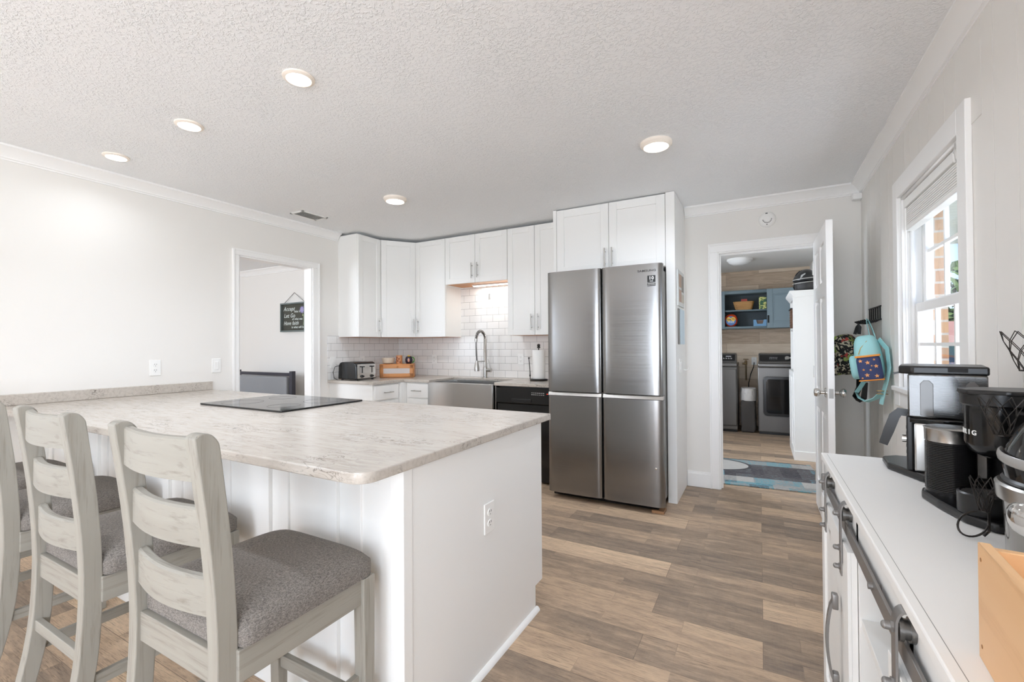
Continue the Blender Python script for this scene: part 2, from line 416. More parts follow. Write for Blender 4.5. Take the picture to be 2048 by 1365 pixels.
wall_y('wall_back', plain('taupe_wall_paint', (150, 146, 140), .75), YB-WT, YB, XL-WT, XR+.16, CE, [(-1.7, .35, 0, 2.2)])  # the wide opening is made up to admit fill light
m = MB(); y = YB+.02; gi = 0      # random-groove paneling applied on the right wall
while y < YF-.02:
    wv = (.111, .205, .132, .16, .092, .24)[gi % 6]; gi += 1; y1 = min(y+wv-.0035, YF-.001)
    for a, b, za, zb in ((-3.3, -.9, .85, 2.05), (WY0, WY1, WZ0, WZ1)):
        if y1 > a and y < b: m.box(XR-.0025, XR, y, y1, 0, za); m.box(XR-.0025, XR, y, y1, zb, CE); break
    else: m.box(XR-.0025, XR, y, y1, 0, CE)
    y += wv
struct(m.build('wall_paneling', WALL, None, False))
# made-up door frame in the back opening, added to let fill light in
m = MB(); 
for x in (-1.67, -.675, .32): m.box(x-.03, x+.03, YB-.08, YB-.02, 0, 2.2)
m.box(-1.7, .35, YB-.08, YB-.02, 2.14, 2.2); m.box(-1.7, .35, YB-.08, YB-.02, 0, .06)
struct(m.build('added_window_2', TRIM, None, False))
m = MB()
for y in (-3.28, -2.1, -.92): m.box(XR+.05, XR+.11, y-.03, y+.03, .85, 2.05)
m.box(XR+.05, XR+.11, -3.3, -.9, .85, .91); m.box(XR+.05, XR+.11, -3.3, -.9, 1.99, 2.05); struct(m.build('added_window_3', TRIM, None, False))  # made-up side window behind the camera, added for fill light
m = MB()
for y in (-1.68, -1.0, -.32): m.box(XL-.10, XL-.04, y-.03, y+.03, .85, 2.05)
m.box(XL-.10, XL-.04, -1.7, -.3, .85, .91); m.box(XL-.10, XL-.04, -1.7, -.3, 1.99, 2.05); struct(m.build('added_window_4', TRIM, None, False))  # made-up window behind the camera, added to brighten the right wall
# dining room beyond the left opening
DY = 4.26
struct(B('wall_dining_far', WALL, None, (-9, XL-WT, DY, DY+.1, 0, CE)))
struct(B('wall_dining_left', WALL, None, (-9.1, -9, -.5, DY, 0, CE)))
wall_y('wall_dining_near', WALL, -.6, -.5, -9, XL-WT, CE, [(-7.5, -5.3, .8, 2.1)])  # window opening made up to let fill light into the dining room
struct(B('ceiling_dining', CEIL, None, (-9, XL-WT, -.6, DY+.1, CE, CE+.1)))
# laundry room
LX0, LX1, LY, LC = -1.7, .655, 7.86, 2.385
struct(B('wall_laundry_far', PLANKW, None, (LX0, LX1, LY, LY+.1, 0, LC)))
wall_x('wall_laundry_left', WALL, LX0-.1, LX0, YF+WT, LY+.1, LC, [(4.65, 5.75, 1.05, 2.05)])  # window hole invented so an added area light can brighten the laundry
struct(B('wall_laundry_right', WALL, None, (LX1, LX1+.1, YF+WT, LY+.1, 0, LC)))
struct(B('ceiling_laundry', WALL, None, (LX0, LX1, YF+WT, LY+.1, LC, LC+.1)))
# ---- crown mouldings
CR = [(0, 0), (.068, 0), (.068, -.012), (.05, -.02), (.034, -.038), (.022, -.052), (.016, -.062), (.016, -.07), (.008, -.074), (.008, -.082), (0, -.084)]
def crown(n, ax, wallc, sgn, a0, a1, ce=CE):
    poly = [(wallc+sgn*p[0], ce+p[1]) for p in CR]
    struct(MB().prism(poly, 'y' if ax == 'y' else 'x', a0, a1).build(n, TRIM, None, True, 25))
crown('trim_1', 'y', XL, 1, YB, 3.335)
crown('trim_2', 'y', XR, -1, YB, YF)
crown('trim_3', 'x', YF, -1, -.572, XR)
crown('trim_4', 'x', DY, -1, -9, XL-WT)
struct(MB().box(XR-.062, XR-.0, YF-.062, YF, CE-.13, CE-.08, .012).build('trim_5', TRIM))
# ---- casings: trim of the openings
def casing_far(n, y, sg):
    m = MB(); w = .078
    m.box(DFX0-w, DFX0-.006, y, y+sg*.018, 0, DFZ+.006, .004); m.box(DFX1+.006, DFX1+w, y, y+sg*.018, 0, DFZ+.006, .004)
    m.box(DFX0-w, DFX1+w, y, y+sg*.018, DFZ+.006, DFZ+w, .004)
    m.box(DFX0-w-.004, DFX0-w+.0105, y, y+sg*.024, 0, DFZ+w+.004, .003); m.box(DFX0-w+.0105, DFX1+w, y, y+sg*.0233, DFZ+w-.014, DFZ+w+.0035, .003)
    m.box(DFX0-.012, DFX0+.003, YF-.004, YF+WT+.004, 0, DFZ); m.box(DFX1-.003, DFX1+.012, YF-.004, YF+WT+.004, 0, DFZ); m.box(DFX0+.003, DFX1-.003, YF-.0037, YF+WT+.0037, DFZ-.003, DFZ+.012)
    m.box(DFX0, DFX0+.014, YF+.045, YF+.08, 0, DFZ-.003); m.box(DFX0+.014, DFX1-.003, YF+.0455, YF+.0795, DFZ-.017, DFZ-.0032)
    struct(m.build(n, TRIM))
casing_far('trim_6', YF, -1)
m = MB(); w = .05
for x, sg in ((XL, 1), (XL-.1, -1)):
    m.box(x, x+sg*.018, DLY0-w, DLY0, 0, DLZ, .004); m.box(x, x+sg*.018, DLY1, DLY1+.075, 0, DLZ, .004); m.box(x, x+sg*.0176, DLY0-w, DLY1+.075, DLZ, DLZ+w, .004)
    m.box(x, x+sg*.024, DLY0-w-.004, DLY0-w+.012, 0, DLZ+w+.003, .003); m.box(x, x+sg*.0233, DLY0-w+.012, DLY1+.063, DLZ+w-.012, DLZ+w+.0027, .003); m.box(x, x+sg*.024, DLY1+.063, DLY1+.079, 0, DLZ+w+.003, .003)
m.box(XL-.103, XL+.003, DLY0-.003, DLY0+.012, 0, DLZ); m.box(XL-.103, XL+.003, DLY1-.012, DLY1+.003, 0, DLZ); m.box(XL-.1027, XL+.0027, DLY0+.012, DLY1-.012, DLZ-.012, DLZ+.003)
struct(m.build('trim_7', TRIM))
# ---- baseboards
def base(n, *bx):
    m = MB()
    for x0, x1, y0, y1 in bx:
        m.box(x0, x1, y0, y1, 0, .115, .002)
        dx, dy = x1-x0, y1-y0
        if dx > dy: m.box(x0, x1, y0+dy*.35, y1, .11, .135, .005)
        else: m.box(x0, x1-dx*.35, y0, y1, .11, .135, .005) if x0 < -2 else m.box(x0+dx*.35, x1, y0, y1, .11, .135, .005)
    return struct(m.build(n, TRIM))
base('baseboard_far', (-.573, DFX0-.078, YF-.016, YF), (DFX1+.082, XR, YF-.016, YF))
base('baseboard_right', (XR-.016, XR, YB, YF-.016))
base('baseboard_left', (XL, XL+.016, YB, .85), (XL, XL+.016, 2.08, DLY0-.05))
base('baseboard_dining', (-9, XL-WT, DY-.016, DY))
# ---- tile backsplash (setting)
struct(B('wall_tile_far', TILE_X, None, (XL, -1.6, YF-.01, YF, ZC, 1.97)))
struct(B('wall_tile_left', TILE_Y, None, (XL, XL+.01, 3.2, YF-.01, ZC, 1.365)))

# ================================================================== recessed lights, vent, detector
HOT = emit('lamp_glow', (255, 246, 232), 9.0)
RIM = plain('warm_white_trim', (246, 236, 224), .4)
def lamp(x, y, r, drop, label, cat='ceiling light', k=1., spread=128):
    t = thing('recessed_light', label, cat, (x, y, CE), 'recessed ceiling lights')
    m = MB().lathe([(r, 0), (r, -drop*.5), (r*.82, -drop), (r*.78, -drop), (r*.76, -drop*.6)], (x, y, CE), 32); m.build('trim_ring', RIM, t)
    MB().lathe([(0, -drop*.75), (r*.6, -drop*.75), (r*.77, -drop*.62), (r*.77, 0)], (x, y, CE), 32).build('lens', HOT, t)
    ld = bpy.data.lights.new('lamp', 'AREA'); ld.shape = 'DISK'; ld.size = r*1.3; ld.energy = LAMP_W*k; ld.color = LAMP_C; ld.spread = math.radians(spread)
    lo = bpy.data.objects.new('lamp', ld); COL.objects.link(lo); lo.parent = t; lo.location = (0, 0, -drop-.012)
lamp(-1.808, 1.316, .068, .012, 'flush recessed light nearest the camera over the end of the peninsula', k=.75)
lamp(-2.708, 1.304, .068, .012, 'flush recessed light over the peninsula above the black cooktop', k=.62)
lamp(-3.55, 1.293, .068, .012, 'flush recessed light nearest the left wall', k=.2, spread=150)
lamp(-2.60, 2.772, .092, .03, 'surface round ceiling light in front of the sink cabinets', k=1.1, spread=150)
lamp(-.532, 2.787, .092, .03, 'surface round ceiling light in the aisle in front of the laundry door', k=1.5, spread=160)
for x, y in ((-.5, -.9), (-2.2, -1.2), (-3.4, -1.2), (-.5, -2.9), (-2.2, -2.9), (-3.4, -2.9)):  # unseen fixtures added behind the camera to carry more light
    lamp(x, y, .08, .015, 'unseen recessed light added behind the camera for fill')
t = thing('ceiling_vent', 'white louvered air vent in the ceiling near the left wall', 'air vent', (-3.61, 2.735, CE))
m = MB(); x0, x1, y0, y1 = -3.70, -3.525, 2.60, 2.87
m.box(x0, x1, y0, y0+.022, CE-.008, CE, .002); m.box(x0, x1, y1-.022, y1, CE-.008, CE, .002); m.box(x0, x0+.022, y0, y1, CE-.008, CE, .002); m.box(x1-.022, x1, y0, y1, CE-.008, CE, .002)
m.build('frame', PLATE, t)
B('duct_opening', plain('duct_dark', (70, 68, 66), .8), t, (x0+.015, x1-.015, y0+.015, y1-.015, CE-.002, CE-.0005))
for i in range(6):
    xx = x0+.03+i*(x1-x0-.06)/5
    MB().prism([(xx-.009, CE-.001), (xx-.006, CE-.001), (xx+.009, CE-.012), (xx+.006, CE-.012)], 'y', y0+.02, y1-.02).build('slat', PLATE, t)
t = thing('smoke_detector', 'round white smoke detector on the wall above the laundry doorway', 'smoke detector', (.066, YF, 2.272))
Mf = frame((.066, YF, 2.272), (1, 0, 0), (0, 0, 1))
MB(Mf).lathe([(.062, 0), (.062, .012), (.056, .024), (.045, .034), (.026, .036), (.026, .031), (.022, .031), (.022, .038), (0, .038)], (0, 0, 0), 36).build('body', PLATE, t)
m = MB(Mf)
for k in range(9):
    a = PI+.25+k*PI/9; m.box(.031*math.cos(a)-.004, .031*math.cos(a)+.004, .031*math.sin(a)-.0025, .031*math.sin(a)+.0025, .034, .0368)
m.build('sounder_slots', SLOT, t)
MB(Mf).cyl((-.002, -.044, .03), (-.002, -.044, .0355), .004).build('test_button', SLOT, t)
MB(Mf).box(-.012, .004, .043, .05, .032, .0352).build('indicator', SLOT, t)

# ================================================================== peninsula
PX1, PY0, PY1 = -.917, .85, 2.072
t = thing('countertop', 'large beige veined quartz peninsula countertop with a short backsplash on the left wall', 'countertop', (-2.43, 1.46, ZC-.03))
def rr(x0, x1, y0, y1, r, corners, n=7):
    out = []
    for (cx, cy_, a0, on) in ((x1-r, y0+r, -90, 'br' in corners), (x1-r, y1-r, 0, 'tr' in corners), (x0+r, y1-r, 90, 'tl' in corners), (x0+r, y0+r, 180, 'bl' in corners)):
        if on: out += [(cx+r*math.cos(math.radians(a0+90*i/n)), cy_+r*math.sin(math.radians(a0+90*i/n))) for i in range(n+1)]
        else:
            a = math.radians(a0+45); out.append((cx+r*math.copysign(1, math.cos(a)), cy_+r*math.copysign(1, math.sin(a))))
    return out
MB().prism(rr(XL, PX1, PY0, PY1, .055, ('br',)), 'z', ZC-.031, ZC, .004, 2).build('slab', QUARTZ, t)
MB().box(XL, XL+.02, .25, PY1-.005, ZC+.0005, ZC+.068, .003).build('backsplash', QUARTZ, t)
t = thing('peninsula_cabinet', 'white peninsula base cabinet with paneled stool side under the quartz top', 'kitchen cabinet', (-2.4, 1.5, 0))
EX = -.935
m = MB()
m.box(XL+.004, EX-.02, 1.062, 1.99, .1, ZC-.031); m.box(XL+.004, EX-.02, 1.062, 1.92, 0, .1)
m.build('body', WHITE, t)
MB().prism([(1.035, 0), (1.92, 0), (1.92, .115), (1.995, .115), (1.995, ZC-.032), (1.035, ZC-.032)], 'x', EX-.02, EX, .001).build('end_panel', WHITE, t)
m = MB(); m.box(EX-.05, EX+.004, 1.022, 1.062, 0, ZC-.032, .002); m.build('corner_post', WHITE, t)
MB().prism([(EX, 0), (EX+.018, 0), (EX+.016, .008), (EX+.009, .016), (EX, .018)], 'y', 1.02, 1.93).build('shoe_moulding', WHITE, t)
m = MB(); m.box(XL+.004, EX-.05, 1.05, 1.062, 0, ZC-.032); m.build('back_panel', WHITE, t)
xs = [(-1.172, -.99)]
x = -1.235
while x > XL+.1: xs.append((max(x-.30, XL+.02), x)); x -= .363
for a, b in xs:
    m = MB(frame((a, 1.05, .09), (1, 0, 0), (0, 0, 1))); shaker(m, b-a, ZC-.032-.1, .05, .009, .016); m.build('shaker_panel', WHITE, t)
m = MB(); m.box(XL+.004, EX-.05, 1.036, 1.05, 0, .085, .003); m.build('base_board', WHITE, t)
xs = [-.945, -1.36, -1.82, -2.9]
for i in range(3):
    for z0, z1 in ((.13, .405), (.41, .685), (.69, .86)) if i != 1 else ((.13, .86),):
        m = MB(frame((xs[i]-.006, 1.991, z0), (-1, 0, 0), (0, 0, 1))); shaker(m, xs[i]-xs[i+1]-.012, z1-z0, .05); d = m.build('drawer_front', WHITE, t)
        pull(frame((xs[i]-(xs[i]-xs[i+1])/2, 2.011, (z0+z1)/2), (-1, 0, 0), (0, 0, 1)), .13, d, None, True)
def outlet(name, o, u, label, kind='outlet', v=(0, 0, 1), w=.072, h=.117, group=None):
    t = thing(name, label, 'outlet' if kind == 'outlet' else 'light switch', o, group)
    M = frame(o, u, v)
    gangs = 2 if kind == 'double' else 1
    MB(M).box(-w/2*gangs, w/2*gangs, -h/2, h/2, 0, .006, .003).build('cover_plate', PLATE, t)
    if kind == 'outlet':
        for s in (-1, 1):
            c = MB(M).lathe([(.0165, .006), (.0165, .0085), (0, .0085)], (0, s*.021, 0), 20, sx=1, sy=.85).build('socket', PLATE, t)
            m = MB(M)
            for dx in (-.006, .006): m.box(dx-.0012, dx+.0012, s*.021+.001, s*.021+.009, .008, .0089)
            m.cyl((0, s*.021-.007, .008), (0, s*.021-.007, .0089), .0022, seg=10); m.build('slots', SLOT, c)
    else:
        for g in range(gangs):
            cx = (g-(gangs-1)/2)*.046; MB(M).box(cx-.016, cx+.016, -.033, .033, .006, .0095, .0015).build('rocker', PLATE, t)
    return t
outlet('wall_outlet', (EX+.0005, 1.505, .575), (0, 1, 0), 'white outlet on the end panel of the peninsula cabinet')
outlet('wall_outlet', (XL+.0005, 1.672, 1.10), (0, 1, 0), 'white outlet on the bare left wall above the quartz backsplash')
outlet('light_switch', (XL+.0005, 2.103, 1.10), (0, 1, 0), 'white switch on the left wall beside the dining doorway', 'switch')
outlet('light_switch', (XL+.0105, 3.262, 1.085), (0, 1, 0), 'white switch plate at the left end of the tile beside the toaster', 'switch')
outlet('wall_outlet', (XL+.0105, 3.66, 1.085), (0, 1, 0), 'white outlet on the tile behind the toaster')
outlet('wall_outlet', (-3.385, YF-.0105, 1.095), (1, 0, 0), 'white outlet on the tile between the bread box and the faucet')
outlet('wall_outlet', (-2.228, YF-.0105, 1.105), (1, 0, 0), 'white outlet on the tile beside the paper towels')
# cooktop
t = thing('cooktop', 'black glass electric cooktop set in the quartz peninsula', 'cooktop', (-2.57, 1.78, ZC))
MB().prism(rr(-2.95, -2.175, 1.475, 2.03, .012, ('br', 'tr', 'tl', 'bl'), 3), 'z', ZC+.0005, ZC+.010, .002).build('glass_top', BLACKG, t)
for x, y, r in ((-2.75, 1.62, .11), (-2.36, 1.62, .085), (-2.75, 1.88, .08), (-2.36, 1.88, .11)):
    MB().sweep([(x+r*math.cos(2*PI*i/48), y+r*math.sin(2*PI*i/48), ZC+.0102) for i in range(48)], [(-.0012, -.0003), (.0012, -.0003), (.0012, .0002), (-.0012, .0002)], (0, 0, 1), True).build('burner_ring', plain('burner_grey', (46, 46, 46), .3), t)

# ================================================================== stools
def make_stool():
    t = thing('counter_stool', '', 'stool', (0, 0, 0), 'counter stools along the peninsula')
    prof = [(-.335, 0), (-.288, .15), (-.257, .32), (-.245, .5), (-.247, .65), (-.258, .8), (-.273, .93), (-.288, 1.04), (-.286, 1.056), (-.274, 1.062), (-.256, 1.058), (-.241, 1.04), (-.236, 1.015),
            (-.226, .93), (-.212, .8), (-.202, .65), (-.2, .5), (-.212, .32), (-.246, .15), (-.294, 0)]
    cp = prof[:6]; n0 = len(prof)
    def cr(P, closed=False):
        out = []
        for i in range(len(P)-1):
            p0, p1, p2, p3 = P[max(i-1, 0)], P[i], P[i+1], P[min(i+2, len(P)-1)]
            for k in range(3):
                q = k/3; out.append(tuple(.5*(2*b+(c-a)*q+(2*a-5*b+4*c-d)*q*q+(3*b-a-3*c+d)*q**3) for a, b, c, d in zip(p0, p1, p2, p3)))
        return out+[P[-1]]
    prof = cr(prof)
    for s in (-1, 1):
        x = s*.182
        MB().prism(prof, 'x', x-.02, x+.02, .003, 2).build('back_post', ww('z'), t)
    for zb, zt in ((.955, 1.048), (.808, .892), (.652, .736)):
        zm = (zb+zt)/2; yb = {1: -.258, 2: -.240, 3: -.228}[1 if zm > .95 else 2 if zm > .8 else 3]
        pts = [(-.165+.33*i/14, yb-.022*math.sin(PI*i/14), zm) for i in range(15)]
        MB().sweep(pts, [(-.011, -(zt-zb)/2), (.011, -(zt-zb)/2), (.011, (zt-zb)/2-.004), (.006, (zt-zb)/2), (-.006, (zt-zb)/2), (-.011, (zt-zb)/2-.004)]).build('back_slat', ww('x'), t)
    for s in (-1, 1):
        x = s*.2; MB().prism([(x-.021, 0), (x+.021, 0)] if 0 else [(.142, .575), (.187, .575), (.182, 0), (.152, 0)], 'x', x-.021, x+.021, .003).build('front_leg', ww('z'), t)
    for s in (-1, 1):
        B('apron', ww('y'), t, (s*.2-.011, s*.2+.011, -.205, .145, .50, .574), bev=.002)
    B('apron', ww('x'), t, (-.182, .182, .157, .179, .50, .574), bev=.002)
    B('apron', ww('x'), t, (-.165, .165, -.235, -.213, .50, .574), bev=.002)
    B('seat_board', ww('x'), t, (-.19, .19, -.212, .17, .562, .58))  # board added under the cushion to block light leaking through the gap
    for s in (-1, 1): B('stretcher', ww('y'), t, (s*.187-.009, s*.187+.009, -.225, .15, .255, .29), bev=.002)
    B('stretcher', ww('x'), t, (-.182, .182, .157, .177, .185, .225), bev=.002)
    B('stretcher', ww('x'), t, (-.165, .165, -.246, -.228, .33, .365), bev=.002)
    m = MB()
    n = 20
    def top(u, v):     # crowned cushion
        return .612+.043*(1-abs(u)**5)**.6*(1-abs(v)**5)**.6
    vs_ = []; fs = []
    for lvl in (0, 1):
        for j in range(n+1):
            for i in range(n+1):
                u = -1+2*i/n; v = -1+2*j/n
                k = 1
                r = .05; hw, hd = .222, .21
                x, y = u*hw, v*hd
                # round the corners
                ex, ey = abs(x)-(hw-r), abs(y)-(hd-r)
                if ex > 0 and ey > 0:
                    L = math.hypot(ex, ey); q = max(ex, ey)/L if L else 1
                    x = math.copysign(hw-r+ex*q, x); y = math.copysign(hd-r+ey*q, y)
                notch = .0
                if y < -.185 and abs(x) > .160: x = math.copysign(max(.160, abs(x)-(abs(x)-.160)*min(1, (-.185-y)/.012)), x)
                vs_.append((x, y-.012, .578 if lvl == 0 else top(u, v)))
    N = (n+1)*(n+1)
    for j in range(n):
        for i in range(n):
            a = j*(n+1)+i; fs.append((N+a, N+a+1, N+a+n+2, N+a+n+1)); fs.append((a, a+n+1, a+n+2, a+1))
    bd = [i for i in range(n+1)]+[(j)*(n+1)+n for j in range(1, n+1)]+[n*(n+1)+i for i in range(n-1, -1, -1)]+[j*(n+1) for j in range(n-1, 0, -1)]
    for a, b in zip(bd, bd[1:]+bd[:1]): fs.append((a, b, N+b, N+a))
    m.add(vs_, fs); m.curved = True; cu = m.build('seat_cushion', SEATF, t, True, 60)
    pts = []
    return t
stool = make_stool()
def dup(root, loc, label):
    r = root.copy(); COL.objects.link(r); r.location = loc; r['label'] = label
    for ch in list(root.children):
        c = ch.copy(); COL.objects.link(c); c.parent = r
        for g in ch.children:
            d = g.copy(); COL.objects.link(d); d.parent = c
    return r
SL = ['whitewashed ladder-back stool nearest the camera, at the end of the peninsula', 'second whitewashed ladder-back stool from the end of the peninsula',
      'whitewashed stool cut by the left edge of the photo, third from the peninsula end', 'stool farthest from the camera of which only the dark seat shows between the others']
SX, SY = -1.222, .79
for i in range(1, 4): dup(stool, (SX-.68*i, SY, 0), SL[i])
stool.location = (SX, SY, 0); stool['label'] = SL[0]

# ================================================================== refrigerator
FX0, FX1, FY, FT = -1.537, -.618, 3.405, 1.848
FXM = -1.078
t = thing('refrigerator', 'stainless four-door refrigerator between white panels', 'refrigerator', (-1.08, 3.75, 0))
GREYB = plain('grey_appliance_side', (128, 126, 123), .4, .6)
B('body', GREYB, t, (FX0+.012, FX1-.03, FY+.075, 4.22, .05, 1.825), bev=.004)
B('toe_grille', BLACKP, t, (FX0+.03, FX1-.05, FY+.06, 4.1, .02, .06))
def fdoor(name, x0, x1, z0, z1):
    w = x1-x0; pr = [(x0, FY+.066), (x0, FY+.028)]
    n = 16
    for i in range(n+1):
        u = i/n; x = x0+.004+(w-.008)*u; e = min(u, 1-u)*w
        pr.append((x, FY+.020*math.exp(-e/.017)+.006*(2*u-1)**2))
    # denser points near the edges
    xs = [x0+.002, x0+.006, x0+.012, x0+.02, x0+.03, x0+.045, x0+.07]; xs = xs+[x0+w*k/8 for k in range(2, 7)]+[x1-(q-x0) for q in xs[::-1]]
    pr = [(x0, FY+.066)]+[(x, FY+.022*math.exp(-min(x-x0, x1-x)/.016)+.0022*(2*(x-x0)/w-1)**2) for x in xs]+[(x1, FY+.066)]
    mb = MB().prism(pr, 'z', z0, z1, .0); mb.curved = True; return mb.build(name, STEEL, t, True, 50)
d1 = fdoor('upper_door', FX0, FXM-.003, .875, FT); d2 = fdoor('upper_door', FXM+.003, FX1, .875, FT)
d3 = fdoor('lower_door', FX0, FXM-.003, .055, .838); d4 = fdoor('lower_door', FXM+.003, FX1, .055, .838)
for x0, x1, d in ((FX0, FXM-.003, d3), (FXM+.003, FX1, d4)):
    MB().prism([(FY+.012, .84), (FY+.06, .84), (FY+.06, .868), (FY+.022, .868)], 'x', x0+.003, x1-.003, .001).build('grip_rail', STEELV, d)
m = MB(); m.box(FX1-.075, FX1-.01, FY+.03, FY+.14, FT-.022, FT-.004, .004); m.box(FX0+.01, FX0+.075, FY+.03, FY+.14, FT-.022, FT-.004, .004); m.build('hinge_cover', GREYB, t)
DKT = plain('dark_lettering', (60, 58, 57), .4); WHT = plain('white_lettering', (240, 240, 238), .5)
Mt = frame((-.727, FY-.0015, 1.795), (1, 0, 0), (0, 0, 1)); text('logo', 'SAMSUNG', .021, Mt, DKT, d2, .0006, 'CENTER', .0004, 0, 1.3)
st = B('energy_label', plain('black_label', (22, 22, 22), .4), d2, (-.722, -.664, FY-.001, FY+.004, 1.708, 1.758)); 
B('energy_label_line', plain('black_label', (22, 22, 22), .4), d2, (-.722, -.664, FY-.001, FY+.004, 1.680, 1.703))
text('label_text', '10', .034, frame((-.693, FY-.0015, 1.738), (1, 0, 0), (0, 0, 1)), WHT, d2, .0004, 'CENTER', .0006)
text('label_text', 'YEAR', .010, frame((-.693, FY-.0015, 1.716), (1, 0, 0), (0, 0, 1)), WHT, d2, .0004)
text('label_text', 'WARRANTY', .0085, frame((-.693, FY-.0015, 1.696), (1, 0, 0), (0, 0, 1)), WHT, d2, .0004)
text('label_text', 'DIGITAL INVERTER', .006, frame((-.693, FY-.0015, 1.686), (1, 0, 0), (0, 0, 1)), WHT, d2, .0004)
MB(frame((-.672, FY+.001, .34), (1, 0, 0), (0, 0, 1))).lathe([(.008, 0), (.008, .002), (.005, .004), (0, .004)], (0, 0, 0), 16).build('round_badge', CHROME, d4)
tag(B('wood_block', wood('pine_block', (170, 130, 92), (150, 110, 76), (110, 80, 55), 'x'), None, (-.715, -.625, FY+.035, FY+.13, 0, .022), bev=.002), 'small scrap wood block wedged under the front corner of the refrigerator', 'wood block')
# refrigerator surround cabinet
t = thing('refrigerator_cabinet', 'tall white surround cabinet with two doors above the refrigerator', 'kitchen cabinet', (-1.09, 4.0, 0))
SY0 = 3.722
m = MB(); m.box(-.643, -.575, SY0, YF, 0, CE-.004, .001); m.build('side_panel', WHITE, t)
m = MB(); m.box(-1.612, -1.58, SY0, YF, 0, CE-.006, .001); m.build('side_panel', WHITE, t)
B('box', WHITE, t, (-1.58, -.643, SY0+.02, YF, 1.87, CE-.008))
for x0, x1, hx in ((-1.577, -1.107, -1.135), (-1.103, -.648, -1.073)):
    m = MB(frame((x0, SY0+.02, 1.875), (1, 0, 0), (0, 0, 1))); shaker(m, x1-x0, CE-.012-1.875, .068, .01, .02); d = m.build('door', WHITE, t)
    pull(frame((hx, SY0, 1.985), (1, 0, 0), (0, 0, 1)), .16, d)
# pictures and switches on the side panel
t = thing('photo_frame', 'pale framed photo collage hung on the white panel beside the refrigerator', 'picture frame', (-.575, 3.95, 1.71))
Ms = frame((-.5745, 3.95, 1.705), (0, 1, 0), (0, 0, 1))
m = MB(Ms); w, h = .165, .145
m.box(-w, w, -h, h, 0, .012, .002); m.build('mat_board', plain('pale_grey_frame', (206, 208, 206), .5), t)
k = 0
for x0, x1, y0, y1, c in ((-.12, .0, .01, .115, (176, 140, 112)), (.02, .12, -.02, .115, (120, 110, 100)), (-.12, .0, -.11, -.01, (188, 150, 128)), (.02, .12, -.11, -.04, (200, 190, 170))):
    MB(Ms).box(x0, x1, y0, y1, .012, .0132).build('photo', plain('photo_print_%d' % k, c, .4, var=.35), t); k += 1
t = thing('paper_sheet', 'pale blue paper sheet hung below the photo collage beside the refrigerator', 'paper', (-.575, 3.97, 1.4))
Ms = frame((-.5745, 3.98, 1.395), (0, 1, 0), (0, 0, 1))
MB(Ms).box(-.155, .155, -.145, .145, 0, .006).build('board', plain('grey_backing', (128, 124, 120), .5), t)
MB(Ms).box(-.085, .155, -.145, .145, .006, .009).build('sheet', plain('pale_blue_paper', (206, 222, 232), .6), t)
outlet('light_switch', (-.5745, 3.93, 1.075), (0, 1, 0), 'white double switch plate on the panel below the pale blue sheet', 'double')
t = thing('wall_hook', 'small white hook beside the double switch plate', 'hook', (-.575, 4.1, 1.04))
MB().box(-.5748, -.568, 4.08, 4.11, 1.02, 1.075, .003).build('plate', PLATE, t)
MB().tube([(-.569, 4.095, 1.035), (-.555, 4.095, 1.028), (-.535, 4.095, 1.034), (-.528, 4.095, 1.05)], .005).build('prong', PLATE, t)

# ================================================================== upper cabinets
UB, UT = 1.355, 2.432
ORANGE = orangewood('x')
def upper(label, boxpoly, doors, zb=UB, hz=None, hl=.16):
    """boxpoly: plan polygon of the carcass; doors: (origin xy, dir xy, width, handle offset)"""
    cx = sum(p[0] for p in boxpoly)/len(boxpoly); cy_ = sum(p[1] for p in boxpoly)/len(boxpoly)
    t = thing('upper_cabinet', label, 'kitchen cabinet', (cx, cy_, zb), 'white wall cabinets')
    MB().prism(boxpoly, 'z', zb, UT).build('carcass', WHITE, t)
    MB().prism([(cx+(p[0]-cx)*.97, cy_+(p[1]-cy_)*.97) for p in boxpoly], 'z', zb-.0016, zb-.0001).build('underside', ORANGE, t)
    for (o, u, w, ho) in doors:
        u = Vector((u[0], u[1], 0)).normalized()
        M = frame((o[0]+u.x*.0025, o[1]+u.y*.0025, zb-.001), u, (0, 0, 1)); m = MB(M); shaker(m, w-.005, UT-zb-.004, .057, .009, .02); d = m.build('door', WHITE, t)
        if ho is not None: pull(M @ Matrix.Translation((ho, .125, .02)), hl, d)
    return t
XU, YU = -3.67, 3.985      # carcass front planes of the left run and the sink run
C1, C2 = (XU, 3.665), (-3.42, YU)
upper('narrow white wall cabinet on the left wall nearest the dining doorway', [(XL, 3.345), (XU, 3.345), C1, (XL, 3.665)], [((XU, 3.345), (0, 1), .32, .287)])
upper('diagonal white corner wall cabinet above the bread box', [(XL, 3.666), C1, C2, (-3.42, YF), (XL, YF)], [((C1[0]+.012*.73, C1[1]+.012*.69), (C2[0]-C1[0], C2[1]-C1[1]), math.hypot(C2[0]-C1[0], C2[1]-C1[1])-.024, .345)])
upper('single-door white wall cabinet between the corner cabinet and the faucet', [(-3.419, YU), (-3.0, YU), (-3.0, YF), (-3.419, YF)], [((-3.419, YU), (1, 0), .419, .04)])
upper('short two-door white wall cabinet above the sink', [(-2.999, YU), (-2.222, YU), (-2.222, YF), (-2.999, YF)], [((-2.999, YU), (1, 0), .388, .353), ((-2.611, YU), (1, 0), .388, .035)], 1.92)
upper('two-door white wall cabinet between the sink and the refrigerator', [(-2.221, YU), (-1.614, YU), (-1.614, YF), (-2.221, YF)], [((-2.221, YU), (1, 0), .304, .268), ((-1.917, YU), (1, 0), .304, .035)])
t = thing('under_cabinet_light', 'slim lit light bar under the short cabinet above the sink', 'light', (-2.5, 4.16, 1.91))
B('housing', PLATE, t, (-2.76, -2.25, 4.13, 4.19, 1.907, 1.918), bev=.002)
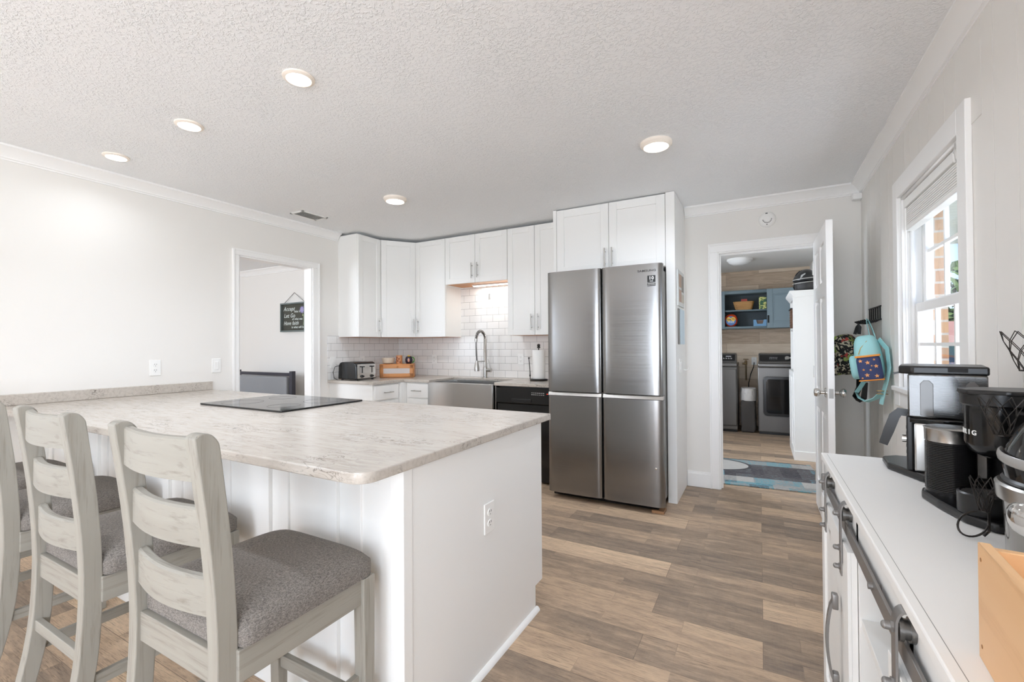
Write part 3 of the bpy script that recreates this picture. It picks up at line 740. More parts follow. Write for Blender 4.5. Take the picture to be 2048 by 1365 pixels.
B('diffuser', emit('bar_glow', (255, 240, 225), 4.0), t, (-2.75, -2.26, 4.14, 4.18, 1.902, 1.907))
ld = bpy.data.lights.new('bar_lamp', 'AREA'); ld.shape = 'RECTANGLE'; ld.size = .48; ld.size_y = .04; ld.energy = 1.1; ld.color = (1, .97, .93)
lo = bpy.data.objects.new('bar_lamp', ld); COL.objects.link(lo); lo.parent = t; lo.location = (0, 0, -.012)

# ================================================================== sink run
CF = 3.64   # counter front
t = thing('sink_countertop', 'beige quartz countertop around the corner holding sink and toaster', 'countertop', (-3, 3.9, ZC-.03))
SXa, SXb = -2.965, -2.19
m = MB(); q = ZC-.03
m.prism([(XL+.0, 3.2), (-3.30, 3.2), (-3.30, CF), (SXa, CF), (SXa, YF-.01), (XL, YF-.01)], 'z', q, ZC, .004)
m.box(SXa, SXb, 4.06, YF-.01, q, ZC, .003); m.box(SXb, -1.613, CF, YF-.01, q, ZC, .004); m.build('slab', QUARTZ, t)
t = thing('farmhouse_sink', 'stainless farmhouse sink with bulging apron front', 'sink', (-2.54, 3.8, .62))
x0, x1 = SXa+.004, SXb-.004
n = 12; pr = [(x0, CF+.02)]+[(x0+(x1-x0)*i/n, CF-.022-.022*math.sin(PI*i/n)) for i in range(n+1)]+[(x1, CF+.02)]
MB().prism(pr, 'z', .632, .886, .004, 2).build('apron', STEELV, t, True, 60)
m = MB()
m.box(x0, x0+.012, CF, 4.058, .64, .884); m.box(x1-.012, x1, CF, 4.058, .64, .884); m.box(x0, x1, 4.046, 4.058, .64, .884); m.box(x0, x1, CF, CF+.02, .64, .884); m.box(x0, x1, CF, 4.058, .632, .645)
m.build('basin', STEELV, t)
# base cabinets
def cabinet(label, o, u, w, depth, fronts, top=ZC-.031):
    """o: front lower corner; u: direction of the front; fronts: (x0,x1,z0,z1,kind)"""
    u = Vector((u[0], u[1], 0)).normalized(); M = frame((o[0], o[1], 0), u, (0, 0, 1))
    t = thing('base_cabinet', label, 'kitchen cabinet', (o[0], o[1], 0), 'white base cabinets along the walls')
    m = MB(M); m.box(0, w, .1, top, -depth, 0, .001); m.box(0, w, 0, .1, -depth, -.07); m.build('carcass', WHITE, t)
    for (a, b, z0, z1, kind) in fronts:
        m = MB(M @ Matrix.Translation((a, z0, 0)))
        if kind == 'drawer': m.box(0, b-a, 0, z1-z0, 0, .019, .002)
        else: shaker(m, b-a, z1-z0)
        d = m.build(kind, WHITE, t)
        if kind == 'drawer': pull(M @ Matrix.Translation(((a+b)/2, (z0+z1)/2, .019)), .13, d, None, True)
        elif kind == 'door': pull(M @ Matrix.Translation((b-.035, z1-.12, .02)), .13, d)
    return t
cabinet('white base cabinet with a drawer below the toaster', (-3.33, 3.225), (0, 1), .36, .62, [(.015, .345, .715, .86, 'drawer'), (.015, .345, .12, .70, 'door')])
cabinet('narrow white base cabinet with a drawer left of the sink', (-3.29, CF+.03), (1, 0), .311, .6, [(.03, .302, .715, .86, 'drawer'), (.03, .302, .12, .70, 'door')])
t = cabinet('white sink base cabinet behind the stainless apron', (SXa+.002, CF+.03), (1, 0), .770, .6, [(.01, .38, .12, .60, 'door'), (.39, .76, .12, .60, 'door')], .63)
B('corner_filler', WHITE, t, (SXa-.012, SXa+.002, CF+.02, CF+.05, .1, .873))
t = thing('corner_filler_panel', 'white filler panel in the inside corner between the two drawer cabinets', 'filler panel', (-3.3, 3.62, 0))
B('panel', WHITE, t, (-3.36, -3.2925, 3.587, 3.70, .1, ZC-.032)); B('panel_return', WHITE, t, (-3.40, -3.36, 3.587, 3.70, .1, ZC-.032))
# dishwasher
t = thing('dishwasher', 'black dishwasher under the counter between sink and refrigerator', 'dishwasher', (-1.9, 3.9, 0))
dx0, dx1, dy = -2.17, -1.616, CF+.012
B('tub', BLACKP, t, (dx0+.01, dx1-.004, dy+.04, 4.2, .02, .868))
B('door', plain('black_gloss_enamel', (20, 20, 20), .12), t, (dx0, dx1, dy+.01, dy+.045, .16, .715), bev=.004)
cp = B('control_panel', plain('black_gloss_enamel', (20, 20, 20), .12), t, (dx0, dx1, dy-.012, dy+.045, .72, .862), bev=.006)
B('pocket_handle', BLACKP, t, (-2.0, -1.8, dy-.02, dy-.011, .735, .765), bev=.004)
B('kick_plate', BLACKP, t, (dx0, dx1, dy+.06, dy+.075, .02, .15))
B('steel_strip', STEEL, t, (dx0-.016, dx0-.004, dy+.0, dy+.03, .1, .873))
m = MB()
for i in range(7):
    for k in range(2): m.box(-1.80+i*.019, -1.788+i*.019, dy-.0128, dy-.0118, .822-k*.016, .825-k*.016)
m.build('button_lettering', WHT, cp)
MB().box(-1.648, -1.64, dy-.0128, dy-.0118, .815, .821).build('indicator_lamp', emit('red_led', (255, 60, 40), 1.5), cp)
# faucet
t = thing('kitchen_faucet', 'brushed nickel spring pull-down faucet behind the sink', 'faucet', (-2.6, 4.14, ZC))
fx, fy = -2.6, 4.14
m = MB(); m.lathe([(.032, 0), (.032, .006), (.025, .012), (.025, .11), (.021, .115), (.017, .13), (.017, .42), (.014, .425)], (fx, fy, ZC), 24); m.build('column', NICKEL, t)
arc = [(fx, fy-.02+.02-.0, 1.325)]
arc = []
R0 = .088
for i in range(25):
    a = PI*i/24*1.02; arc.append((fx, fy-R0+R0*math.cos(a), 1.322+.085*math.sin(a)))
hose = arc[-1:]+[(fx, fy-.178, 1.24), (fx, fy-.172, 1.17), (fx, fy-.165, 1.09)]
MB().tube(arc, .010, 10).build('hose_core', BLACKP, t)
pts = []; turns = 22; L = len(arc)-1
for i in range(turns*10+1):
    s = i/(turns*10); k = min(int(s*L), L-1); f = s*L-k
    p = Vector(arc[k]).lerp(Vector(arc[k+1]), f); d = (Vector(arc[k+1])-Vector(arc[k])).normalized(); b = V(1, 0, 0); a_ = d.cross(b); an = 2*PI*turns*s
    pts.append(p+(a_*math.cos(an)+b*math.sin(an))*.0145)
MB().tube(pts, .0032, 5).build('spring', CHROME, t)
MB().cyl((fx, fy-.178, 1.325), (fx, fy-.178, 1.295), .016, .015).build('collar', NICKEL, t)
MB().tube(hose, .0085, 8).build('hose', plain('grey_hose', (120, 118, 116), .3, .5), t)
MB().lathe([(.0, 0), (.027, 0), (.028, .03), (.021, .075), (.016, .09), (.016, .11), (0, .11)], (fx, fy-.165, .985), 20).build('spray_head', NICKEL, t)
MB().tube([(fx, fy, 1.085), (fx, fy-.165, 1.085)], .006).build('docking_arm', NICKEL, t)
m = MB(); m.cyl((fx+.02, fy, ZC+.085), (fx+.075, fy, ZC+.085), .02); m.tube([(fx+.062, fy, ZC+.1), (fx+.05, fy-.005, ZC+.17), (fx+.04, fy-.01, ZC+.205)], .005); m.build('lever', NICKEL, t)
# paper towel
t = thing('paper_towel_holder', 'dark metal paper towel holder beside the refrigerator', 'paper towel holder', (-1.905, 4.0, ZC))
px, py = -1.905, 4.02
MB().lathe([(.0, 0), (.088, 0), (.09, .01), (.085, .016), (0, .018)], (px, py, ZC+.0005), 32).build('base', IRON, t)
MB().lathe([(.006, .015), (.006, .318), (.016, .32), (.016, .328), (.011, .334), (.015, .345), (.013, .356), (0, .362)], (px, py, ZC), 16).build('pole', IRON, t)
m = MB(); m.tube([(px-.075, py-.04, ZC+.015), (px-.077, py-.041, ZC+.1), (px-.085, py-.045, ZC+.215)], .0045); m.sup((px-.085, py-.045, ZC+.222), (.009, .009, .009), nu=12, nv=8); m.sup((px-.076, py-.04, ZC+.05), (.008, .008, .014), nu=12, nv=8); m.build('tension_arm', IRON, t)
tag(MB().lathe([(.02, 0), (.062, 0), (.063, .003), (.063, .277), (.062, .28), (.02, .28), (.02, 0)], (px, py, ZC+.02), 36).build('paper_towel_roll', plain('paper_white', (246, 245, 242), .9, bump=(60, .15))), 'white paper towel roll on its holder beside the refrigerator', 'paper towels')
# toaster
t = thing('toaster', 'four-slot chrome and black toaster on the sink counter', 'toaster', (-3.68, 3.39, ZC))
tx0, tx1, ty0, ty1 = -3.83, -3.565, 3.235, 3.51
BP = plain('black_gloss_plastic', (18, 18, 18), .15)
m = MB(); m.prism([(tx0, ZC+.012), (tx1, ZC+.012), (tx1-.004, ZC+.15), (tx1-.022, ZC+.178), (tx1-.05, ZC+.188), (tx0+.05, ZC+.188), (tx0+.022, ZC+.178), (tx0+.004, ZC+.15)], 'y', ty0, ty1, .01, 3)
m.build('shell', BP, t)
m = MB(); m.box(tx1-.004, tx1+.006, ty0+.015, ty1-.015, ZC+.02, ZC+.165, .008); fc = m.build('control_face', CHROME, t)
m = MB()
for k in (0, 1):
    for dx in (.055, .135): m.box(tx0+dx+.0, tx0+dx+.032, ty0+.03+k*.11, ty0+.03+k*.11+.095, ZC+.187, ZC+.1888)
m.build('bread_slots', SLOT, t)
for k in (0, 1):
    yc = ty0+.075+k*.13
    MB().box(tx1+.006, tx1+.0075, yc-.007, yc+.007, ZC+.075, ZC+.145, .001).build('lever_slot', SLOT, fc)
    MB().box(tx1+.006, tx1+.026, yc-.018, yc+.018, ZC+.135, ZC+.147, .004).build('lever', BP, fc)
    m = MB(); m.cyl((tx1+.005, yc-.005, ZC+.042), (tx1+.02, yc-.005, ZC+.042), .016, .013, 20); m.cyl((tx1+.005, yc+.022, ZC+.042), (tx1+.01, yc+.022, ZC+.042), .006, seg=12); m.build('knob', BP, fc)
m = MB()
for x in (tx0+.03, tx1-.03):
    for y in (ty0+.03, ty1-.03): m.cyl((x, y, ZC), (x, y, ZC+.014), .012, seg=12)
m.build('feet', BP, t)
MB().tube([(tx0+.03, ty0-.002, ZC+.15), (tx0-.03, ty0-.01, ZC+.14), (tx0-.06, ty0-.012, ZC+.08), (tx0-.045, ty0-.01, ZC+.02), (tx0, ty0-.008, ZC+.005)], .0035, 6).build('power_cord', BP, t)
# bread box with things on top
A = math.atan2(.212, .296)
Mb = Matrix.Translation((-3.66, 3.645, ZC)) @ Matrix.Rotation(A, 4, 'Z')
t = thing('bread_box', 'orange wooden bread box with a frosted front window in the counter corner', 'bread box', (-3.52, 3.84, ZC))
w, d, h = .37, .2, .152
m = MB(Mb); m.box(0, w, 0.012, d, 0, h, .006); m.build('box', orangewood('x'), t)
m = MB(Mb); f = .035
m.box(.008, w-.008, 0, .014, .012, .012+f, .002); m.box(.008, w-.008, 0, .014, h-.012-f, h-.012, .002); m.box(.008, .008+f, 0, .014, .012, h-.012, .002); m.box(w-.008-f, w-.008, 0, .014, .012, h-.012, .002)
dr = m.build('door_frame', orangewood('x'), t)
MB(Mb).box(.04, w-.04, .004, .013, .04, h-.04).build('frosted_window', plain('frosted_plastic', (198, 188, 182), .25), dr)
m = MB(Mb); m.sup((w*.53, -.008, h-.03), (.01, .012, .008), nu=12, nv=8); m.build('knob', orangewood('x'), dr)
zt = ZC+h
p = Mb @ V(.085, .09, 0)
tag(MB().lathe([(0, .002), (.045, .002), (.06, .01), (.07, .05), (.073, .068), (.069, .068), (.064, .04), (.05, .012), (0, .01)], (p.x, p.y, zt), 32).build('bowl', plain('cream_ceramic', (212, 196, 176), .35)), 'cream ceramic bowl at the left end of the bread box top', 'bowl')
p = Mb @ V(.205, .085, 0)
t = thing('canister', 'patterned orange tin canister in the middle of the bread box top', 'tin', (p.x, p.y, zt))
MB().lathe([(.034, 0), (.034, .092), (.03, .095), (0, .095)], (p.x, p.y, zt+.0003), 24).build('tin', plain('orange_tin', (206, 140, 92), .4, var=.25), t)
m = MB(); random.seed(4)
for i in range(6):
    a = -PI/2+.35*(i-2.5)+.1; z = zt+.02+.012*((i*2) % 5); m.sup((p.x+.034*math.cos(a), p.y+.034*math.sin(a), z), (.006, .006, .010), nu=8, nv=6)
m.build('printed_pattern', plain('dark_red_print', (110, 40, 30), .5), t)
p = Mb @ V(.31, .09, 0)
t = thing('mug', 'dark round mug with a green handle at the right end of the bread box top', 'mug', (p.x, p.y, zt))
MB().lathe([(0, 0), (.028, 0), (.038, .018), (.041, .042), (.036, .07), (.03, .08), (.027, .08), (.0, .074)], (p.x, p.y, zt+.0003), 28).build('cup', plain('dark_purple_ceramic', (40, 30, 46), .25), t)
q_ = (Mb.to_3x3() @ V(1, 0, 0)); MB().tube([V(p.x, p.y, zt+.042)+q_*(.034+.024*math.sin(PI*i/10))+V(0, 0, .03*math.cos(PI*i/10)) for i in range(11)], .007, 8).build('handle', plain('green_ceramic', (70, 130, 50), .3), t)
MB().sup((p.x, p.y, zt+.086), (.016, .016, .009), nu=14, nv=8).build('lid_knob', plain('yellow_ceramic', (222, 180, 60), .35), t)
MB().sup(V(p.x, p.y, zt+.04)-(Mb.to_3x3() @ V(0, 1, 0))*.034, (.014, .012, .022), nu=14, nv=10).build('pale_patch', plain('pale_pink_ceramic', (214, 160, 140), .4), t)
# hanging bracket on the tile
t = thing('tile_hook', 'small grey metal bracket fixed to the tile above the faucet', 'hook', (-2.615, YF-.01, 1.79))
B('plate', NICKEL, t, (-2.628, -2.604, YF-.016, YF-.0105, 1.765, 1.83), bev=.002)
MB().tube([(-2.614, YF-.016, 1.775), (-2.614, YF-.03, 1.765), (-2.618, YF-.032, 1.75)], .003, 6).build('prong', NICKEL, t)

# ================================================================== dining room
NAVY = plain('dark_navy_wood', (44, 44, 56), .35)
t = thing('dining_bench', 'dark wooden dining bench with grey padded back seen through the left doorway', 'bench', (-6.2, 3.95, 0))
bx0, bx1, by = -6.87, -5.56, 3.93
for x in (bx0, bx1-.055): B('post', NAVY, t, (x, x+.055, by, by+.06, 0, .925), bev=.004)
B('top_rail', NAVY, t, (bx0+.05, bx1-.05, by+.005, by+.05, .855, .90), bev=.004)
B('lower_rail', NAVY, t, (bx0+.05, bx1-.05, by+.005, by+.05, .50, .545), bev=.004)
MB().box(bx0+.09, bx1-.09, by-.02, by+.04, .56, .85, .025, 3).build('back_pad', plain('grey_leather', (142, 144, 147), .45), t)
MB().box(bx0+.02, bx1-.02, by-.46, by, .40, .47, .03, 3).build('seat_pad', plain('grey_leather', (142, 144, 147), .45), t)
B('seat_frame', NAVY, t, (bx0+.01, bx1-.01, by-.47, by+.02, .33, .40), bev=.004)
for x in (bx0+.01, bx1-.06): B('front_leg', NAVY, t, (x, x+.05, by-.46, by-.41, 0, .33))
t = thing('dining_chair', 'dark wooden chair whose top rail shows in front of the grey padded bench', 'chair', (-6.45, 3.35, 0))
cx0, cx1, cyy = -6.28, -5.86, 2.75
for x in (cx0, cx1-.04):
    B('back_post', NAVY, t, (x, x+.04, cyy, cyy+.04, 0, .835), bev=.003)
    B('front_leg', NAVY, t, (x, x+.04, cyy+.4, cyy+.44, 0, .43), bev=.003)
B('top_rail', NAVY, t, (cx0, cx1, cyy-.004, cyy+.044, .80, .85), bev=.004)
B('seat', NAVY, t, (cx0, cx1, cyy, cyy+.45, .43, .47), bev=.006)
t = thing('chalkboard_sign', 'framed chalkboard sign with a purple flower hung on the dining room wall', 'wall sign', (-5.86, DY, 1.65))
Ms = frame((-5.945, DY-.001, 1.69), (1, 0, 0), (0, 0, 1)); SW, SH = .278, .212
TEAL = plain('weathered_grey_green_wood', (128, 138, 136), .6, var=.4)
m = MB(Ms)
m.box(-SW, -SW+.02, -SH, SH, 0, .05, .002); m.box(SW-.02, SW, -SH, SH, 0, .05, .002); m.box(-SW+.02, SW-.02, -SH, -SH+.02, 0, .05, .002); m.box(-SW+.02, SW-.02, SH-.02, SH, 0, .05, .002)
m.build('frame', TEAL, t)
MB(Ms).box(-SW+.018, SW-.018, -SH+.018, SH-.018, .001, .008).build('board', plain('chalkboard', (82, 82, 72), .8, var=.3), t)
CH = plain('chalk_white', (214, 222, 218), .9)
for s_, x, y, sz, sh in (('Accept', -.125, .125, .085, .35), ('what is', .06, .085, .045, .2), ('Let Go', -.115, .025, .085, .25), ('of what was', .06, -.025, .045, .2), ('Have faith', -.08, -.085, .078, .35), ('in what will be', .075, -.145, .045, .1)):
    text('lettering', s_, sz, Ms @ Matrix.Translation((x, y, .0085)), CH, t, .0008, 'CENTER', .0008, sh, .95)
m = MB(Ms)
for k in range(12):
    a = 2*PI*k/12; Mk = Ms @ Matrix.Translation((.17, .105, .0095)) @ Matrix.Rotation(a, 4, 'Z'); m.M = Mk; m.sup((.03, 0, 0), (.024, .008, .0012), nu=12, nv=6)
m.build('flower', plain('lilac_paint', (168, 160, 206), .8), t)
m = MB(Ms); m.sup((.17, .105, .0105), (.006, .006, .002), nu=10, nv=6); m.build('flower_centre', plain('pale_yellow_paint', (236, 226, 150), .8), t)
m = MB(Ms); m.tube([(.183, .06, .009), (.2, .0, .009), (.205, -.06, .009), (.192, -.12, .009)], .003, 6); m.sup((.19, .025, .0095), (.018, .011, .0015), nu=12, nv=6); m.build('stem', plain('pale_green_paint', (170, 186, 140), .8), t)
MB(Ms).tube([(-SW+.08, SH, .03), (-.01, SH+.15, .004), (SW-.02, SH, .03)], .003, 6).build('hanging_cord', IRON, t)

# ================================================================== laundry room
t = thing('laundry_ceiling_light', 'white dome ceiling light in the laundry room', 'ceiling light', (-.22, 6.72, LC))
MB().lathe([(.155, 0), (.155, -.02), (.148, -.028)], (-.22, 6.72, LC), 36).build('base', PLATE, t)
MB().lathe([(.147, -.026), (.13, -.05), (.09, -.072), (.04, -.082), (0, -.084)], (-.22, 6.72, LC), 36).build('dome', plain('opal_glass', (240, 240, 238), .25), t)
def rug_mat():
    t = NT('abstract_rug'); v = t.co()
    def br(w, h, loc):
        b = t.n('TexBrick'); t.l(t.co(loc=loc), b.inputs['Vector']); b.offset = .37; i = b.inputs
        i['Color1'].default_value = (0, 0, 0, 1); i['Color2'].default_value = (1, 1, 1, 1); i['Scale'].default_value = 1; i['Brick Width'].default_value = w; i['Row Height'].default_value = h; i['Mortar Size'].default_value = 0
        return b.outputs['Color']
    f = t.math('ADD', t.math('MULTIPLY', br(.38, .17, (.1, .04, 0)), .75), t.math('MULTIPLY', br(.15, .34, (.3, .1, 0)), .25))
    n = t.noise(t.co(scale=(22, 46, 1)), 1.3, 7, .8)
    f = t.math('ADD', t.math('MULTIPLY', f, .8), t.math('MULTIPLY', t.math('SUBTRACT', n, .5), 1.1))
    f = t.math('ADD', f, .1)
    col = t.ramp(f, [(.05, lin((44, 44, 50))), (.26, lin((84, 80, 82))), (.38, lin((104, 100, 100))), (.43, lin((78, 128, 142))), (.54, lin((112, 164, 172))), (.6, lin((140, 136, 132))), (.8, lin((178, 174, 168)))])
    t.bump(n, .5, .004)
    return t.done(col, .95)
RUGM = rug_mat()
t = thing('area_rug', 'abstract teal and grey runner rug on the laundry floor', 'rug', (-.22, 4.95, 0)); t.rotation_euler = (0, 0, math.radians(4.2))
o = MB().box(-.75, .70, -.5, .5, .001, .011, .003).build('pile', RUGM); o.parent = t
o = MB().sweep([(-.22+.36*math.cos(2*PI*i/64), .21+.24*math.sin(2*PI*i/64), .0112) for i in range(64)], [(-.012, -.001), (.012, -.001), (.012, .0012), (-.012, .0012)], (0, 0, 1), True).build('woven_ring', plain('charcoal_yarn', (72, 70, 72), .95)); o.parent = t
o = MB().prism([(-.22+.345*math.cos(2*PI*i/48), .21+.225*math.sin(2*PI*i/48)) for i in range(48)], 'z', .0108, .0116).build('pale_oval', plain('pale_grey_yarn', (188, 184, 178), .95, bump=(90, .5), var=.2)); o.parent = t
tag(MB().box(-1.3, -.47, 6.05, 6.75, .0005, .01, .003).build('bath_mat', plain('blue_mat', (92, 118, 158), .95, bump=(120, .4))), 'blue mat on the floor in front of the washing machine', 'mat')
APG = plain('graphite_enamel', (108, 105, 102), .3, .55)
APD = plain('graphite_dark', (34, 33, 33), .18)
def console(m, x0, x1):
    m.prism([(7.17, .985), (7.27, 1.115), (7.42, 1.125), (7.50, .985)], 'x', x0, x1, .012, 2)
t = thing('washing_machine', 'dark graphite top-load washing machine at the left of the laundry', 'washing machine', (-.62, 7.5, 0))
wx0, wx1 = -.965, -.28
B('body', APG, t, (wx0, wx1, 7.19, 7.80, .03, .93), bev=.012)
B('front_panel', APG, t, (wx0+.005, wx1-.012, 7.165, 7.195, .09, .90), bev=.01)
B('deck', APG, t, (wx0, wx1, 7.17, 7.80, .93, .985), bev=.014)
m = MB(); console(m, wx0+.01, wx1-.012); cs = m.build('console', APG, t)
Mc = frame((-.62, 7.218, 1.05), (1, 0, 0), V(0, .1, .13))
MB(Mc).box(-.33, .31, -.045, .06, .002, .006, .002).build('control_glass', APD, cs)
m = MB(Mc)
for i in range(7): m.box(.06+i*.032, .08+i*.032, -.012, -.006, .006, .0068); m.box(.06+i*.032, .072+i*.032, .004, .007, .006, .0068)
m.box(.19, .26, .028, .036, .006, .0068); m.build('control_lettering', WHT, cs)
B('kick_plate', BLACKP, t, (wx0+.01, wx1-.012, 7.2, 7.25, 0, .09))
t = thing('dryer', 'dark graphite front-load dryer with glass door at the right of the laundry', 'dryer', (.3, 7.5, 0))
wx0, wx1 = -.025, .645
B('body', APG, t, (wx0, wx1, 7.19, 7.80, .03, .93), bev=.012)
B('deck', APG, t, (wx0, wx1, 7.17, 7.80, .93, .985), bev=.014)
m = MB(); console(m, wx0+.012, wx1-.01); cs = m.build('console', APG, t)
Mc = frame((.31, 7.218, 1.05), (1, 0, 0), V(0, .1, .13))
MB(Mc).box(-.31, .32, -.045, .06, .002, .006, .002).build('control_glass', APD, cs)
m = MB(Mc)
for i in range(5): m.box(-.19+i*.02, -.176+i*.02, .012, .016, .006, .0068); m.box(-.19+i*.02, -.18+i*.02, -.01, -.006, .006, .0068)
for i in range(4): m.box(.0+i*.05, .03+i*.05, .0, .02, .006, .0066)
m.build('control_lettering', WHT, cs)
MB(Mc).lathe([(.03, .006), (.028, .02), (0, .022)], (.02, .0, 0), 24).build('dial', CHROME, cs)
Md = frame((.31, 7.19, .53), (1, 0, 0), (0, 0, 1))
def rrect(w, h, r, n=8):
    out = []
    for cx, cy_, a0 in ((w-r, -h+r, -90), (w-r, h-r, 0), (-w+r, h-r, 90), (-w+r, -h+r, 180)):
        out += [(cx+r*math.cos(math.radians(a0+90*i/n)), cy_+r*math.sin(math.radians(a0+90*i/n))) for i in range(n+1)]
    return out
MB(Md).prism(rrect(.27, .27, .05), 'z', 0, .02, .005, 2).build('door', APD, t)
MB(Md).prism(rrect(.235, .235, .04), 'z', .02, .026, .003, 2).build('door_glass', BLACKG, t)
m = MB(Md); m.sweep([(p[0], p[1], .012) for p in rrect(.277, .277, .055)], [(-.004, -.006), (.004, -.006), (.004, .006), (-.004, .006)], (0, 0, 1), True); m.build('door_ring', plain('graphite_ring', (96, 93, 90), .3, .7), t)
B('handle', plain('graphite_trim', (140, 137, 133), .25, .8), t, (.47, .50, 7.15, 7.165, .28, .45), bev=.004)
B('kick_plate', BLACKP, t, (wx0+.01, wx1-.01, 7.2, 7.25, 0, .09))
# hamper between the machines
t = thing('laundry_hamper', 'slim dark fabric hamper with a white liner bag between washer and dryer', 'laundry hamper', (-.148, 7.3, 0))
def wob(p): return V(p.x+.006*math.sin(p.z*31+p.y*9), p.y+.008*math.sin(p.z*23+p.x*31), p.z)
MB().sup((-.148, 7.33, .23), (.092, .14, .23), .22, .22, 32, 24, wob).build('fabric_body', plain('dark_grey_fabric', (74, 70, 67), .9, bump=(30, .4, .01)), t)
m = MB(); m.lathe([(.088, 0), (.104, .0), (.108, .08), (.102, .17), (.094, .175), (.09, .12), (.085, .06)], (-.148, 7.33, .45), 32, sx=1, sy=1.35); m.build('liner_bag', plain('white_plastic_bag', (212, 208, 204), .4, bump=(14, .8, .02)), t)
# wall cabinet
BLUE = plain('slate_blue_paint', (126, 144, 152), .45); BLUED = plain('slate_blue_interior', (78, 88, 93), .6)
t = thing('laundry_wall_cabinet', 'slate blue wall cabinet with open shelves and a sliding door over the washer and dryer', 'wall cabinet', (0, 7.7, 1.48))
cx0, cx1, cy0, cz0, cz1 = -1.25, .645, 7.53, 1.485, 2.055
B('side', BLUE, t, (cx0, cx0+.02, cy0, LY, cz0, cz1)); B('side', BLUE, t, (cx1-.02, cx1, cy0, LY, cz0, cz1))
B('back', BLUED, t, (cx0, cx1, LY-.012, LY-.002, cz0, cz1))
B('top', BLUE, t, (cx0, cx1, cy0, LY, cz1-.05, cz1)); B('bottom', BLUE, t, (cx0, cx1, cy0, LY, cz0, cz0+.032))
B('shelf', BLUE, t, (cx0, cx1, cy0+.02, LY, 1.745, 1.765))
B('mullion', BLUE, t, (-.50, -.455, cy0-.005, cy0+.02, cz0, cz1))
B('divider', BLUE, t, (-.50, -.48, cy0, LY, cz0, cz1))
for x0, x1, hx in ((.10, .645, .118), (-1.25, -.50, -.518)):
    m = MB(frame((x0, cy0-.006, cz0+.002), (1, 0, 0), (0, 0, 1))); shaker(m, x1-x0, cz1-cz0-.004, .075, .01, .02)
    m.box(.10, x1-x0-.10, .10, cz1-cz0-.10, .0, .016, .004); d = m.build('sliding_door', BLUE, t)
    MB(frame((hx, cy0-.026, cz0+.13), (1, 0, 0), (0, 0, 1))).box(-.011, .011, -.055, .055, -.001, .003, .001).build('recessed_pull', BLACKM, d)
WICK = wood('light_wicker', (206, 160, 104), (186, 138, 84), (130, 90, 50), 'x', 1.2, .6, .6)
t = thing('wicker_basket', 'light wicker basket on the upper shelf of the blue cabinet', 'basket', (-.20, 7.66, 1.765))
m = MB()
for k in range(9):
    z = 1.768+k*.015; g = k/8*.03; m.sweep([(-.205+(.105+g)*math.copysign(abs(math.cos(2*PI*i/40))**.45, math.cos(2*PI*i/40))+.003*math.cos(i*PI/2+k*PI), 7.68+(.07+g*.5)*math.copysign(abs(math.sin(2*PI*i/40))**.45, math.sin(2*PI*i/40))+.003*math.cos(i*PI/2+k*PI), z) for i in range(40)], [(.006*math.cos(q*PI/3), .0085*math.sin(q*PI/3)) for q in range(6)], (0, 0, 1), True)
m.box(-.30, -.11, 7.625, 7.735, 1.766, 1.775); m.build('weave', WICK, t)
tag(B('box', plain('red_card', (190, 74, 62), .5), None, (-.235, -.155, 7.62, 7.74, 1.776, 1.932), bev=.002), 'red box sticking up out of the light wicker basket', 'box')
t = thing('cleaning_box', 'green and yellow printed box next to the sliding door on the upper shelf', 'box', (.05, 7.64, 1.765))
def splash_mat():
    t = NT('printed_green_box'); n = t.noise(t.co(scale=(1, 1, 1)), 26, 3, .6, 1)
    sp = t.n('SeparateXYZ'); t.l(t.co(), sp.inputs[0])
    f = t.math('ADD', n, t.math('MULTIPLY', sp.outputs['Z'], 1.2))
    return t.done(t.ramp(n, [(.32, lin((30, 60, 76))), (.45, lin((70, 120, 70))), (.52, lin((200, 200, 110))), (.68, lin((236, 232, 170)))], 'LINEAR'), .5)
B('carton', splash_mat(), t, (.0, .095, 7.56, 7.74, 1.7655, 1.945), bev=.002)
t = thing('detergent_tub', 'round orange detergent tub on the lower shelf of the blue cabinet', 'detergent tub', (-.375, 7.62, 1.517))
ORG = plain('orange_plastic', (232, 78, 34), .3)
MB().sup((-.375, 7.63, 1.517+.098), (.088, .055, .098), .92, .8, 32, 20).build('tub', ORG, t)
Mo = frame((-.375, 7.574, 1.517+.09), (1, 0, 0), (0, 0, 1))
MB(Mo).lathe([(.07, -.012), (.07, .002), (.066, .004), (0, .004)], (0, 0, 0), 32).build('label', plain('label_blue', (96, 140, 200), .4), t)
m = MB(Mo)
m.lathe([(.032, .004), (.032, .0052), (0, .0052)], (-.030, .024, 0), 24); m.lathe([(.032, .004), (.032, .0052), (0, .0052)], (.032, .026, 0), 24); m.build('label_disc', plain('label_yellow', (250, 200, 60), .4), t)
text('lettering', 'Tide', .034, Mo @ Matrix.Translation((-.030, .022, .0056)), plain('label_navy', (30, 44, 110), .5), t, .0004, 'CENTER', .001)
text('lettering', '+C', .034, Mo @ Matrix.Translation((.034, .026, .0056)), plain('label_navy', (30, 44, 110), .5), t, .0004, 'CENTER', .001)
text('lettering', 'PODS', .03, Mo @ Matrix.Translation((.004, -.02, .0046)), WHT, t, .0004, 'CENTER', .001)
t = thing('storage_bin', 'light blue cut-out bin on the lower shelf beside the sliding door', 'storage bin', (.02, 7.64, 1.517))
LB = plain('light_blue_plastic', (110, 160, 200), .4); z0 = 1.5175; x0, x1 = -.075, .095
m = MB(); m.box(x0, x1, 7.56, 7.74, z0, z0+.006); m.box(x0, x0+.005, 7.56, 7.74, z0, z0+.095); m.box(x1-.005, x1, 7.56, 7.74, z0, z0+.095); m.box(x0, x1, 7.735, 7.74, z0, z0+.1)
